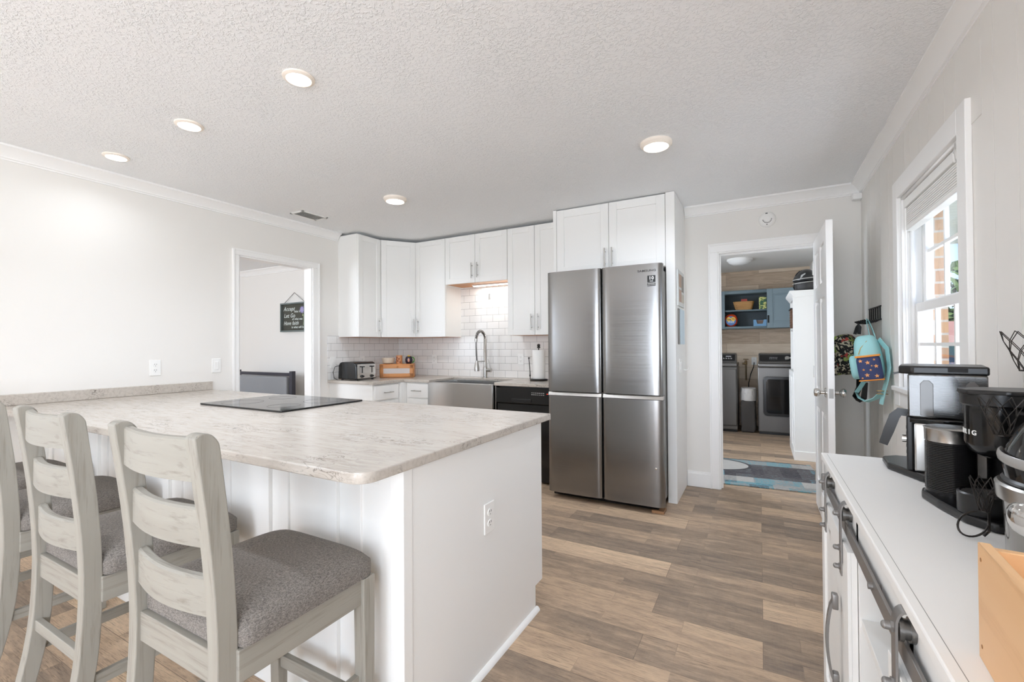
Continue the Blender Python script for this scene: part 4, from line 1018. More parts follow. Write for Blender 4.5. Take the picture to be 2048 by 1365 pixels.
m.prism([(x0, z0), (x1, z0), (x1, z0+.095), (x1-.035, z0+.095), (x1-.05, z0+.035), (x0+.05, z0+.035), (x0+.035, z0+.095), (x0, z0+.095)], 'y', 7.556, 7.562); m.build('bin', LB, t)
tag(B('cloth_stack', plain('brown_grey_cloth', (132, 112, 100), .9), None, (x0+.012, x1-.012, 7.58, 7.73, z0+.0065, z0+.088), bev=.012), 'folded brown cloths inside the light blue bin', 'cloths')
# outlet, valve, cord
outlet('wall_outlet', (-.075, LY-.0005, .995), (1, 0, 0), 'ivory outlet on the wood plank wall between washer and dryer')
BRASS = plain('aged_brass', (150, 128, 96), .35, .9)
t = thing('water_valve', 'brass water tap with a pipe on the plank wall beside the washer', 'water valve', (-.17, LY, .97))
m = MB(); m.cyl((-.185, LY-.07, .97), (-.185, LY, .97), .012); m.tube([(-.185, LY-.06, .96), (-.185, LY-.062, .70)], .011); m.cyl((-.185, LY-.06, .94), (-.185, LY-.06, 1.0), .018); m.build('pipe', BRASS, t)
m = MB(); m.cyl((-.185, LY-.06, 1.0), (-.185, LY-.06, 1.02), .006); m.tube([(-.22, LY-.06, 1.022), (-.15, LY-.06, 1.022)], .007); m.cyl((-.235, LY-.062, .955), (-.19, LY-.062, .955), .014); m.build('tap_handle', BRASS, t)
tag(MB().tube([(-.075, LY-.008, .97), (-.075, LY-.035, .965), (-.085, LY-.05, .90), (-.12, LY-.06, .80), (-.15, LY-.05, .66), (-.155, LY-.05, .50)], .006, 8).build('power_cord', BLACKP), 'black power cord hanging from the ivory laundry outlet', 'cord')
# tall cabinet
t = thing('tall_cabinet', 'tall white storage cabinet on the right side of the laundry', 'storage cabinet', (.49, 6.1, 0))
ax0, ay0, ay1, az = .335, 5.715, 6.5, 1.775
B('end_panel', WHITE, t, (ax0, .652, ay0, ay0+.02, 0, az), bev=.001); B('end_panel', WHITE, t, (ax0, .652, ay1-.02, ay1, 0, az))
B('back', WHITE, t, (.64, .652, ay0+.02, ay1-.02, 0, az))
for z in (.05, .93, 1.40, az-.022): B('shelf', WHITE, t, (ax0+.004, .64, ay0+.02, ay1-.02, z, z+.02))
MB().prism([(ax0-.002, az-.03), (ax0-.02, az-.005), (ax0-.045, az+.03), (ax0-.045, az+.048), (.652, az+.048), (.652, az)], 'y', ay0-.012, ay1+.012, .002).build('crown', WHITE, t)
B('stile', WHITE, t, (ax0-.015, ax0, ay0, ay0+.05, 0, az-.02), bev=.001)
m = MB(frame((ax0-.001, ay1-.012, .06), (0, -1, 0), (0, 0, 1))); shaker(m, .36, .88, .06); d = m.build('door', WHITE, t)
m = MB(frame((ax0-.001, ay0+.385, .06), (0, -1, 0), (0, 0, 1))); shaker(m, .375, .88, .06); d = m.build('door', WHITE, t)
B('base_moulding', WHITE, t, (ax0-.022, .652, ay0-.01, ay1, 0, .10), bev=.004)
BRW = wood('brown_wicker', (120, 88, 66), (98, 70, 52), (50, 34, 26), 'y', 1.2, .7, .7)
t = thing('storage_basket', 'brown woven basket on a shelf of the tall white cabinet', 'basket', (.42, 5.98, 1.42))
m = MB()
for k in range(14): m.box(ax0-.03+.002*(k % 2), .60, ay0+.06, ay0+.36, 1.425+k*.0145, 1.425+k*.0145+.0135, .004, 1)
m.build('weave', BRW, t); B('rim', BLACKP, t, (ax0-.036, .605, ay0+.054, ay0+.366, 1.628, 1.640), bev=.003)
# helmet
t = thing('bike_helmet', 'black helmet with grey piping on top of the tall white cabinet', 'helmet', (.46, 5.86, az+.048))
hz = az+.048; HB = plain('helmet_black', (28, 28, 29), .28)
def hf(p): return V(p.x*(1-.12*max(0, p.z)/.1), p.y, p.z if p.z > 0 else p.z*.25)
MB().sup((.455, 5.865, hz+.115), (.125, .145, .125), .95, 1, 36, 20, hf).build('shell', HB, t)
m = MB(); m.sup((.455, 5.865, hz+.055), (.108, .125, .0545), .35, .9, 30, 12); m.build('liner', plain('helmet_grey', (58, 57, 57), .7), t)
m = MB()
for zz, k in ((.092, 1.02), (.135, 1.0)):
    m.tube([(.455+.125*k*math.cos(2*PI*i/40), 5.865+.147*k*math.sin(2*PI*i/40), hz+zz+.012*math.sin(2*PI*i/40+1)) for i in range(40)], .0035, 6, True)
m.build('piping', plain('helmet_piping', (190, 188, 184), .4), t)
m = MB()
for a in (-2.3, -1.9, -1.5, -1.1, -2.7):
    M_ = Matrix.Translation((.455, 5.865, hz+.115)) @ Matrix.Rotation(a, 4, 'Z') @ Matrix.Rotation(-.75, 4, 'Y'); m.M = M_; m.sup((.122, 0, 0), (.006, .014, .038), nu=14, nv=10)
m.build('vent', plain('vent_black', (8, 8, 8), .6), t)
m = MB(); m.ribbon([(.345, 5.80, hz+.09), (.335, 5.79, hz+.04), (.345, 5.785, hz+.004), (.40, 5.77, hz+.0035)], .018, .003); m.build('chin_strap', BLACKP, t)
MB().prism([(.40, hz+.165), (.44, hz+.185), (.43, hz+.15), (.39, hz+.13)], 'y', 5.735, 5.742).build('side_sticker', plain('sticker_grey', (176, 178, 176), .4), t)

# ================================================================== laundry door leaf
t = bpy.data.objects.new('door_1', None); COL.objects.link(t); t.location = (.393, 4.22, 0); struct(t)
lx0, lx1, ly0, ly1 = .375, .411, 3.458, 4.226
def door_leaf():
    m = MB(); z0, z1 = .008, 2.03; st = .11
    rows = [(.008+.22, .78), (.90, 1.56), (1.66, 1.92)]
    mid = (ly0+ly1)/2; cols = [(ly0+st, mid-.05), (mid+.05, ly1-st)]
    for a, b in ((ly0, ly0+st), (mid-.05, mid+.05), (ly1-st, ly1)): m.box(lx0, lx1, a, b, z0, z1)
    zs = [z0]+[q for r in rows for q in r]+[z1]
    for k in range(0, len(zs), 2):
        for a, b in cols: m.box(lx0, lx1, a, b, zs[k], zs[k+1])
    for a, b in cols:
        for c, d in rows:
            m.box(lx0+.011, lx1-.011, a, b, c, d)
            for sx_, xx in ((-1, lx0+.011), (1, lx1-.011)):
                e = .035
                vs_ = [(xx, a+.012, c+.012), (xx, b-.012, c+.012), (xx, b-.012, d-.012), (xx, a+.012, d-.012), (xx+sx_*.008, a+e, c+e), (xx+sx_*.008, b-e, c+e), (xx+sx_*.008, b-e, d-e), (xx+sx_*.008, a+e, d-e)]
                vv, ff = m.add(vs_, [(4, 5, 6, 7), (0, 1, 5, 4), (1, 2, 6, 5), (2, 3, 7, 6), (3, 0, 4, 7)])
                bmesh.ops.recalc_face_normals(m.b, faces=ff)
                if sx_ < 0: pass
    return m.build('leaf', TRIM, t, False)
door_leaf()
for sg, xx in ((-1, lx0), (1, lx1)):
    Mk = frame((xx, 3.525, .93), (0, -sg*1., 0), (0, 0, 1)) if sg < 0 else frame((xx, 3.525, .93), (0, 1, 0), (0, 0, 1))
    if sg < 0: Mk = frame((xx, 3.525, .93), (0, -1, 0), (0, 0, 1))
    MB(Mk).lathe([(.032, 0), (.032, .004), (.026, .009), (.012, .012), (.011, .03), (.02, .036), (.027, .046), (.028, .056), (.022, .066), (0, .069)], (0, 0, 0), 28).build('knob', CHROME, t)
B('latch_plate', NICKEL, t, (lx0+.006, lx1-.006, ly0-.0015, ly0+.001, .90, .96))
m = MB()
for z in (.22, 1.03, 1.83): m.cyl((lx0+.0, ly1+.006, z-.045), (lx0+.0, ly1+.006, z+.045), .006, seg=10)
m.build('hinge', NICKEL, t)

# ================================================================== window and outside
t = bpy.data.objects.new('window_1', None); COL.objects.link(t); t.location = (XR, 2.76, WZ0); struct(t)
m = MB(); w = .085
for y0, y1, z0, z1 in ((WY0-w, WY0, WZ0-.1, WZ1+.1), (WY1, WY1+w, WZ0-.1, WZ1+.1), (WY0, WY1, WZ1, WZ1+.1)): m.box(XR-.02, XR, y0, y1, z0, z1, .003)
m.box(XR-.035, XR+.07, WY0-w-.01, WY1+w+.01, WZ0-.02, WZ0+.005, .004); m.box(XR-.018, XR, WY0-w, WY1+w, WZ0-.1, WZ0-.02)
m.build('casing', TRIM, t)
m = MB()
for y0, y1, z0, z1 in ((WY0-.002, WY0+.016, WZ0, WZ1), (WY1-.016, WY1+.002, WZ0, WZ1), (WY0+.016, WY1-.016, WZ1-.016, WZ1+.002)): m.box(XR-.002, XR+.122, y0, y1, z0, z1)
m.box(XR+.05, XR+.1215, WY0+.016, WY1-.016, WZ0, WZ0+.03)
for y0, y1 in ((WY0+.016, WY0+.034), (WY1-.034, WY1-.016)): m.box(XR+.03, XR+.05, y0, y1, WZ0, WZ1-.016); m.box(XR+.081, XR+.083, y0, y1, WZ0, WZ1-.016)
m.build('jamb', TRIM, t)
def sash(x0, x1, z0, z1, name, mun):
    m = MB(); a, b = WY0+.018, WY1-.018; s = .045
    m.box(x0, x1, a, a+s, z0, z1, .003); m.box(x0, x1, b-s, b, z0, z1, .003); m.box(x0, x1, a+s, b-s, z0, z0+s, .003); m.box(x0, x1, a+s, b-s, z1-s, z1, .003)
    d = m.build(name, TRIM, t)
    xm = (x0+x1)/2
    B('pane', GLASS, d, (xm-.002, xm+.002, a+s-.004, b-s+.004, z0+s-.004, z1-s+.004))
    m = MB()
    for k in (1, 2): y = a+s+(b-a-2*s)*k/3; m.box(xm-.009, xm+.009, y-.008, y+.008, z0+s, z1-s)
    z = (z0+z1)/2; m.box(xm-.0084, xm+.0084, a+s, b-s, z-.008, z+.008); m.build('muntins', TRIM, d)
sash(XR+.083, XR+.117, 1.425, 2.03, 'upper_sash', True); sash(XR+.047, XR+.081, 1.02, 1.455, 'lower_sash', True)
t = thing('window_blind', 'white blind raised to the top of the window', 'window blind', (XR+.03, 2.76, 1.9))
m = MB()
for k in range(9): m.box(XR+.012, XR+.05, WY0+.02, WY1-.02, 1.872+k*.011, 1.881+k*.011, .002, 1)
m.build('slat_stack', PLATE, t); B('head_rail', PLATE, t, (XR+.006, XR+.05, WY0+.018, WY1-.018, 1.975, 2.02), bev=.003); B('bottom_rail', PLATE, t, (XR+.01, XR+.052, WY0+.02, WY1-.02, 1.848, 1.87), bev=.003)
MB().tube([(XR+.008, WY1-.05, 1.97), (XR+.006, WY1-.05, 1.6), (XR+.006, WY1-.05, 1.25)], .004, 8).build('tilt_wand', PLATE, t)
MB().tube([(XR+.004, WY0+.07, 1.99), (XR-.004, WY0+.07, 2.03), (XR-.008, WY0+.07, 1.99), (XR-.004, WY0+.07, 1.955)], .004, 8).build('wand_hook', PLATE, t)
def brick_mat():
    t = NT('tan_brick'); b = t.n('TexBrick'); sp = t.n('SeparateXYZ'); t.l(t.co(), sp.inputs[0]); cb = t.n('CombineXYZ'); t.l(t.math('ADD', sp.outputs['X'], sp.outputs['Y']), cb.inputs[0]); t.l(sp.outputs['Z'], cb.inputs[1])
    t.l(cb.outputs[0], b.inputs['Vector']); i = b.inputs; i['Color1'].default_value = lin((176, 128, 96)); i['Color2'].default_value = lin((204, 164, 124)); i['Mortar'].default_value = lin((196, 184, 170))
    i['Scale'].default_value = 1; i['Brick Width'].default_value = .2; i['Row Height'].default_value = .068; i['Mortar Size'].default_value = .006
    t.bump(b.outputs['Fac'], -.5, .004); return t.done(b.outputs['Color'], .9)
BRK = brick_mat()
wall_x('wall_exterior', BRK, XR+.1215, XR+.184, YB, YF+WT, CE, [(-3.3, -.9, .85, 2.05), (WY0, WY1-.008, WZ0-.02, WZ1)])
tag(B('porch_soffit', plain('white_vinyl', (226, 226, 220), .6), None, *[(XR+.22, 2.6, 4.41+k*.11, 4.41+k*.11+.102, 2.36, 2.375) for k in range(22)]), 'white vinyl porch ceiling seen through the top of the window', 'porch ceiling')
tag(B('lawn', plain('lawn_green', (110, 130, 80), .95, var=.4), None, (3.2, 60, -25, 70, -.35, -.306)), 'green lawn outside the window', 'lawn')['kind'] = 'stuff'
tag(B('bounce_ground', plain('pale_bounce_ground', (196, 190, 182), .9, var=.15), None, (-9, 3.2, -12, YB-.3, -.1, -.03), (1.0, 3.2, YB-.3, 9, -.1, -.03)), 'unseen pale ground added outside to bounce sunlight into the room', 'bounce ground')['kind'] = 'structure'  # pale ground out of view, added as a reflector for the sun
rnd = random.Random(3)
def tree(x, y, h, r, label):
    t = thing('tree', label, 'tree', (x, y, -.3))
    MB().tube([(x, y, -.299), (x+.1, y, h*.4), (x, y+.1, h*.7)], .16, 8, scales=[1, .8, .4]).build('trunk', plain('bark', (92, 74, 60), .9), t)
    m = MB()
    for i in range(420):
        a, b, q = rnd.random()*2*PI, math.acos(2*rnd.random()-1), r*(.55+.5*rnd.random())
        p = V(x+q*math.sin(b)*math.cos(a), y+q*math.sin(b)*math.sin(a), h*.68+q*.85*math.cos(b)); s = .22+.2*rnd.random()
        u = V(rnd.random()-.5, rnd.random()-.5, rnd.random()-.5).normalized(); v = u.orthogonal().normalized()
        m.add([p-u*s, p+v*s*.5, p+u*s, p-v*s*.5], [(0, 1, 2, 3)])
    m.build('foliage', plain('leaf_green', (96, 122, 74), .8, var=.5), t, False)
tree(7.3, 24, 4.2, 1.9, 'green tree in the distance outside the window')
t = thing('house', 'distant house with a pinkish roof outside the window', 'house', (6.6, 20, -.3))
B('wall', plain('pale_blue_siding', (96, 106, 128), .8), t, (4.6, 9.5, 19, 22, -.3, 1.25)); MB().prism([(18.5, 1.25), (22.5, 1.25), (20.5, 2.0)], 'x', 4.2, 9.8).build('roof', plain('pinkish_shingle', (150, 112, 102), .8), t)
# hook rack and backpacks
t = thing('hook_rack', 'black metal hook rack on the right wall above the backpacks', 'coat rack', (XR, 3.86, 1.42))
m = MB()
for y in [3.68+.062*i for i in range(6)]:
    m.tube([(XR-.006, y, 1.485), (XR-.006, y, 1.40), (XR-.03, y, 1.385), (XR-.075, y, 1.388), (XR-.092, y, 1.40)], .005, 6)
m.tube([(XR-.006, 3.66, 1.485), (XR-.006, 4.01, 1.485)], .005, 6); m.tube([(XR-.006, 3.66, 1.40), (XR-.006, 4.01, 1.40)], .006, 6); m.tube([(XR-.07, 3.67, 1.387), (XR-.07, 4.0, 1.387)], .006, 6)
m.build('rack', BLACKM, t)
AQ = plain('aqua_canvas', (160, 212, 214), .75, bump=(200, .15)); NVC = plain('navy_quilted', (52, 62, 104), .7); OR2 = plain('orange_trim', (232, 150, 56), .6)
t = thing('backpack', 'aqua backpack with a navy star-print pocket hanging on the black rack', 'backpack', (.56, 3.72, 1.1))
MS = Matrix.Translation((.59, 3.50, 1.155)) @ Matrix.Scale(.82, 4) @ Matrix.Translation((-.565, -3.735, -1.13))
Mp = MS @ Matrix.Translation((.565, 3.735, 1.13)) @ Matrix.Rotation(math.radians(-12), 4, 'Z') @ Matrix.Rotation(math.radians(-8), 4, 'Y')
def bp(p): k = 1-.16*max(0, p.z)/.17; return V(p.x*k, p.y*k, p.z)
MB(Mp).sup((0, 0, 0), (.085, .135, .172), .5, .55, 36, 26, bp).build('body', AQ, t)
m = MB(Mp); m.sup((0, -.118, -.075), (.072, .034, .092), .3, .5, 28, 18); pk = m.build('side_pocket', NVC, t)
m = MB(Mp); m.sup((-.085, 0, -.06), (.035, .10, .09), .5, .6, 28, 18); m.build('front_pocket', AQ, t)
m = MB(Mp); m.box(-.074, .074, -.1555, -.10, .010, .024, .003); m.box(-.074, .074, -.1545, -.10, -.163, -.154, .003); m.build('pocket_trim', OR2, t)
m = MB(Mp)
def star(m, x, z, r, y=-.1535):
    p = [(x+(r if k % 2 == 0 else r*.45)*math.sin(PI*k/5), z+(r if k % 2 == 0 else r*.45)*math.cos(PI*k/5)) for k in range(10)]; m.prism(p, 'y', y, y+.003)
for x, z, r in ((-.045, -.015, .014), (-.005, -.03, .016), (.035, -.012, .01), (.04, -.06, .015), (-.035, -.08, .01), (.005, -.085, .009), (-.02, -.12, .016), (.035, -.13, .015), (-.05, -.14, .008), (.015, -.055, .007)): star(m, x, z, r)
m.build('star_print', plain('peach_print', (240, 170, 110), .7), pk)
MB(Mp).tube([(-.05, -.128, .035), (-.03, -.122, .08), (.01, -.108, .125), (.03, -.085, .15)], .0028, 6).build('zipper', plain('gold_zip', (190, 160, 90), .4, .6), t)
m = MB(); m.ribbon([(.60, 3.52, 1.285), (.605, 3.60, 1.34), (.607, 3.66, 1.392), (.612, 3.675, 1.3995), (.62, 3.672, 1.392), (.63, 3.61, 1.33), (.632, 3.54, 1.275)], .018, .003, (1, 0, .1)); m.build('hang_loop', AQ, t)
m = MB(MS); m.ribbon([(.615, 3.68, 1.27), (.655, 3.64, 1.2), (.66, 3.61, 1.06), (.645, 3.60, .98), (.625, 3.60, .89), (.61, 3.60, .80)], .04, .006, (1, .3, 0)); m.build('shoulder_strap', AQ, t)
m = MB(MS); m.ribbon([(.555, 3.80, .97), (.53, 3.82, .91), (.50, 3.82, .86), (.515, 3.80, .82), (.55, 3.74, .80), (.59, 3.66, .835), (.605, 3.61, .87)], .035, .006, (0, .4, 1)); m.build('shoulder_strap', AQ, t)
m = MB(MS); m.box(.585, .648, 3.588, 3.61, .872, .876); m.box(.585, .648, 3.588, 3.61, .895, .899); m.build('buckle', plain('brass_buckle', (196, 170, 110), .35, .8), t)
def patt():
    t = NT('black_white_patterned_canvas'); n = t.noise(t.co(), 32, 2, .5, 1.5); n2 = t.noise(t.co(loc=(3, 3, 3)), 20, 2)
    c = t.ramp(n, [(.44, lin((24, 23, 22))), (.54, lin((200, 192, 168)))], 'CONSTANT'); c2 = t.ramp(n2, [(.64, (0, 0, 0, 1)), (.62, (1, 1, 1, 1))]); c = t.mix(c2, c, lin((150, 170, 92)))
    c3 = t.ramp(t.noise(t.co(loc=(9, 1, 5)), 22, 2), [(.64, (0, 0, 0, 1)), (.66, (1, 1, 1, 1))]); return t.done(t.mix(c3, c, lin((180, 70, 62))), .8)
PAT = patt()
t = thing('backpack', 'black patterned backpack hanging behind the aqua backpack', 'backpack', (.55, 3.95, 1.15))
Mq = Matrix.Translation((.548, 3.93, 1.17)) @ Matrix.Scale(.86, 4) @ Matrix.Rotation(math.radians(-20), 4, 'Z') @ Matrix.Rotation(math.radians(-14), 4, 'Y')
MB(Mq).sup((0, 0, 0), (.085, .13, .165), .5, .55, 36, 26, bp).build('body', PAT, t)
MB(Mq).sup((-.10, 0, -.065), (.045, .105, .088), .5, .55, 28, 18).build('front_pocket', PAT, t)
m = MB(Mq); m.ribbon([(-.10, -.09, .025), (-.095, 0, .035), (-.1, .09, .025)], .012, .02, (0, 0, 1)); m.box(-.148, -.06, -.108, .108, -.07, -.05, .004); m.build('black_band', BLACKP, t)
MB(Mq).tube([(-.05, -.128, .03), (-.05, -.115, .12), (-.03, -.08, .155), (-.03, .08, .155)], .007, 6).build('green_piping', plain('lime_piping', (150, 180, 80), .6), t)
m = MB(); m.ribbon([(.585, 3.92, 1.31), (.60, 3.925, 1.36), (.607, 3.925, 1.378), (.615, 3.925, 1.36), (.61, 3.93, 1.31)], .02, .004, (0, 1, .1)); m.build('hang_loop', BLACKP, t)
m = MB(); m.ribbon([(.60, 3.90, 1.0), (.595, 3.86, .94), (.57, 3.84, .88), (.58, 3.80, .855), (.61, 3.79, .88), (.625, 3.82, .98)], .035, .005, (.3, .4, 1)); m.build('shoulder_strap', BLACKP, t)

# ================================================================== sideboard
t = thing('sideboard', 'white farmhouse sideboard with dark sliding barn-door hardware along the right wall', 'sideboard', (.44, 1.15, 0))
sy0, sy1, sz = .33, 1.97, .85
sf = .208   # carcass front
m = MB(); m.box(.191, .668, sy0, sy1, sz-.022, sz, .003); m.build('top', WHITE, t)
m = MB(); m.box(.2068, .2078, sy0+.02, sy1-.02, sz+.0, sz+.0002); m.build('top_groove', plain('seam_grey', (150, 148, 145), .6), t)
B('end_panel', WHITE, t, (sf, .66, sy1-.035, sy1-.012, .0, sz-.022), bev=.001); B('end_panel', WHITE, t, (sf, .66, sy0+.012, sy0+.035, .0, sz-.022), bev=.001)
B('back', WHITE, t, (.65, .66, sy0+.035, sy1-.035, .08, sz-.022))
B('top_rail', WHITE, t, (sf, sf+.02, sy0+.035, sy1-.035, .715, sz-.022), bev=.001)
B('bottom_rail', WHITE, t, (sf, sf+.02, sy0+.035, sy1-.035, .03, .10), bev=.001)
B('bottom', WHITE, t, (sf+.01, .65, sy0+.035, sy1-.035, .08, .10))
B('divider', WHITE, t, (sf, .65, 1.385, 1.41, .1, sz-.022), bev=.001); B('divider', WHITE, t, (sf, .65, .93, .955, .1, sz-.022), bev=.001)
for z in (.32, .545): B('shelf', WHITE, t, (sf+.004, .65, .955, 1.385, z, z+.022), bev=.001)
B('far_leg', WHITE, t, (sf-.016, sf+.03, sy1-.045, sy1-.008, 0, .12)); 
DKG = plain('gunmetal_hardware', (138, 135, 132), .42, .6)
B('rail_bar', DKG, t, (.1945, .2005, sy0+.05, sy1-.06, .735, .768), bev=.001)
for y in (.5, .72, 1.15, 1.62): MB().cyl((.187, y, .752), (sf, y, .752), .007, seg=10).build('rail_standoff', DKG, t)
for y in (sy0+.06, sy1-.07): MB().box(.185, sf, y-.012, y+.012, .735, .79, .003).build('rail_stop', DKG, t)
def barn(y0, y1, hy, handle):
    M = frame((.2065, y1, .055), (0, -1, 0), (0, 0, 1)); m = MB(M); w, h = y1-y0, .665
    m.box(0, w, 0, h, 0, .012); 
    for a, b in ((0, .06), (w-.06, w)): m.box(a, b, 0, h, .012, .02, .001)
    for a, b in ((0, .06), (h-.06, h)): m.box(.06, w-.06, a, b, .012, .02, .001)
    d = m.build('barn_door', WHITE, t)
    for y in hy:
        m = MB()
        c = (.197, .79)
        pts = [(.1835, y, .63), (.1835, y, .79)]+[(.197-.0135*math.cos(a), y, .795+.026*math.sin(a)) for a in [PI*k/10 for k in range(1, 10)]]+[(.2105, y, .79), (.2105, y, .755)]
        m.strap(pts, .026, .0035, (0, 1, 0)); hg = m.build('hanger_strap', DKG, d)
        m = MB(); m.cyl((.187, y, .79), (.193, y, .79), .019, seg=24); m.cyl((.193, y, .79), (.201, y, .79), .0155, seg=24); m.cyl((.201, y, .79), (.2075, y, .79), .019, seg=24); m.build('wheel', plain('wheel_grey', (120, 118, 115), .3, .8), d)
        for z in (.79, .70, .65):
            m = MB(); m.cyl((.1825, y, z), (.178, y, z), .009, seg=6); m.cyl((.178, y, z), (.172, y, z), .0065, seg=12); m.sup((.171, y, z), (.005, .0065, .0065), nu=12, nv=8); m.build('bolt', DKG, d)
    yh = handle; m = MB()
    arch = [(.18-.018*math.sin(PI*i/12)**.6-.002, yh, .285+.235*i/12) for i in range(13)]
    m.strap(arch, .018, .007, (0, 1, 0)); m.box(.172, .187, yh-.011, yh+.011, .27, .312, .003); m.box(.172, .187, yh-.011, yh+.011, .492, .534, .003); m.build('pull_handle', DKG, d)
    return d
barn(1.395, 1.925, (1.79, 1.475), 1.565)
barn(.40, .985, (.925, .49), .60)

# ================================================================== things on the sideboard
TZ = sz+.0006
# drip coffee maker
t = thing('drip_coffee_maker', 'tall stainless and black drip coffee maker with a clear ribbed reservoir under the window', 'coffee maker', (.47, 1.8, TZ))
Mn = Matrix.Translation((.395, 1.74, 0)) @ Matrix.Rotation(math.radians(-14), 4, 'Z') @ Matrix.Translation((-.395, -1.74, 0))
m = MB(); m.prism([(.40, 1.66), (.345, 1.80), (.352, 1.90), (.39, 1.93), (.56, 1.93), (.56, 1.66)], 'z', TZ, TZ+.021, .006); m.build('base', BLACKP, t)
nx0, nx1, ny0, ny1 = .385, .548, 1.70, 1.90
MB(Mn).box(nx0+.012, nx1, ny0, ny1, TZ+.021, TZ+.162, .006).build('steel_body', STEELV, t)
MB(Mn).box(nx0-.004, nx0+.0118, ny0+.006, ny1-.006, TZ+.021, TZ+.18, .004).build('control_column', BLACKP, t)
m = MB(Mn)
for k in range(6): m.box(nx0-.0052, nx0-.0035, ny0+.02, ny0+.05, TZ+.05+k*.018, TZ+.058+k*.018)
m.build('control_lettering', plain('grey_lettering', (150, 148, 146), .5), t)
MB(Mn).cyl((nx0-.014, ny0+.03, TZ+.11), (nx0-.004, ny0+.03, TZ+.11), .011, seg=20).build('dial', CHROME, t)
MB(Mn).box(*(nx0+.004, nx1, ny0+.002, ny1-.002, TZ+.162, TZ+.178), 0).build('black_band', BLACKG, t)
m = MB(Mn); m.prism([(nx0, ny0), (nx1, ny0), (nx1, ny1), (nx0, ny1)], 'z', TZ+.178, TZ+.302, .004)
for k in range(26): m.box(nx0+.008, nx1-.002, ny0-.0005, ny0+.001, TZ+.184+k*.0043, TZ+.1862+k*.0043)
m.build('water_reservoir', SMOKE, t)
for x0, x1 in ((.412, .44), (.505, .53)):
    m = MB(Mn); m.prism([(x0, TZ+.185), (x1, TZ+.185), (x1, TZ+.275), (x1-.008, TZ+.285), (x0+.008, TZ+.285), (x0, TZ+.275)], 'y', ny0-.0035, ny0-.0008, .001); m.build('clear_panel', plain('clear_rib', (104, 102, 100), .15), t)
MB(Mn).box(*(nx0+.045, nx1-.05, ny0+.02, ny1-.02, TZ+.185, TZ+.29), .02).build('filter_basket', BLACKP, t)
MB(Mn).prism([(nx0-.02, ny0+.02), (nx0+.01, ny0-.004), (nx1+.003, ny0-.004), (nx1+.003, ny1+.004), (nx0+.01, ny1+.004), (nx0-.02, ny1-.03)], 'z', TZ+.302, TZ+.326, .005).build('lid', BLACKP, t)
MB(Mn).box(*(nx0+.085, nx0+.125, ny0-.0055, ny0-.003, TZ+.31, TZ+.321), 0).build('lid_slot', plain('slot_black', (6, 6, 6), .6), t)
MB(Mn).ribbon([(nx0+.02, 1.80, TZ+.305), (nx0-.02, 1.80, TZ+.302), (nx0-.035, 1.80, TZ+.298)], .03, .005).build('lid_tab', BLACKP, t)
MB(Mn).sweep([(nx0-.002, 1.80, TZ+.178), (nx0-.022, 1.80, TZ+.180), (nx0-.034, 1.80, TZ+.165), (nx0-.048, 1.80, TZ+.12), (nx0-.062, 1.80, TZ+.075)], [(-.012, -.007), (.012, -.007), (.012, .007), (-.012, .007)], (0, 1, 0), scales=[.9, 1, 1.1, 1.1, .9]).build('carafe_handle', BLACKP, t)
# pod coffee maker with frother
t = thing('pod_coffee_maker', 'black single-serve pod coffee maker with a milk frother in the middle of the sideboard', 'coffee maker', (.5, 1.40, TZ))
m = MB(); m.prism([(.355, 1.50), (.365, 1.535), (.40, 1.56), (.56, 1.56), (.56, 1.285), (.42, 1.285), (.385, 1.33), (.365, 1.42)], 'z', TZ, TZ+.02, .005); m.build('base', BLACKP, t)
fr = MB().lathe([(.0, .0), (.047, .0), (.047, .008)]+[q for k in range(28) for q in ((.0478, .009+k*.0042), (.0462, .0112+k*.0042))]+[(.047, .128), (0, .128)], (.412, 1.505, TZ+.02), 40).build('frother_jug', plain('frother_black', (34, 33, 33), .2, .2), t)
MB().lathe([(.048, .128), (.0485, .157), (.0505, .160), (.046, .1625), (.03, .163), (0, .164)], (.412, 1.505, TZ+.02), 40).build('frother_lid', STEELV, t)
MB().prism([(.475, 1.29), (.56, 1.29), (.56, 1.55), (.475, 1.55), (.462, 1.46), (.455, 1.40), (.462, 1.34)], 'z', TZ+.02, TZ+.25, .008).build('body', BLACKG, t)
hc = (.468, 1.405); hr = .058
MB().lathe([(0, -.012), (.03, -.012), (.05, .0), (hr, .02), (hr, .105), (0, .105)], (hc[0], hc[1], TZ+.147), 40).build('brew_head', plain('black_gloss_plastic', (18, 18, 18), .15), t)
MB().lathe([(hr+.002, 0), (hr+.006, .004), (hr+.006, .028), (hr+.002, .032), (0, .034)], (hc[0], hc[1], TZ+.25), 40).build('lid', BLACKP, t)
MB().prism([(.40, 1.40), (.404, 1.37), (.46, 1.34), (.56, 1.34), (.56, 1.47), (.46, 1.47), (.404, 1.43)], 'z', TZ+.275, TZ+.287, .004).build('lid_handle', BLACKP, t)
for i, ch in enumerate('KEURIG'):
    th = math.radians(-211+i*12.0)
    o = V(hc[0]+(hr+.0006)*math.cos(th), hc[1]+(hr+.0006)*math.sin(th), TZ+.19); u = V(-math.sin(th), math.cos(th), 0)
    text('lettering', ch, .015, frame(o, u, (0, 0, 1)), WHT, t, .0004, 'CENTER', .0004)
dt = MB().lathe([(0, 0), (.043, 0), (.044, .004), (.044, .042), (.040, .045), (.037, .042), (0, .041)], (.425, 1.355, TZ+.0205), 36).build('drip_tray', BLACKP, t)
m = MB()
for k in range(-6, 7):
    L = math.sqrt(max(0, .036**2-(k*.0058)**2)); m.box(.425-L, .425+L, 1.355+k*.0058-.0012, 1.355+k*.0058+.0012, TZ+.0595, TZ+.064)
m.build('grille', plain('grey_grille', (96, 94, 92), .35, .6), dt)
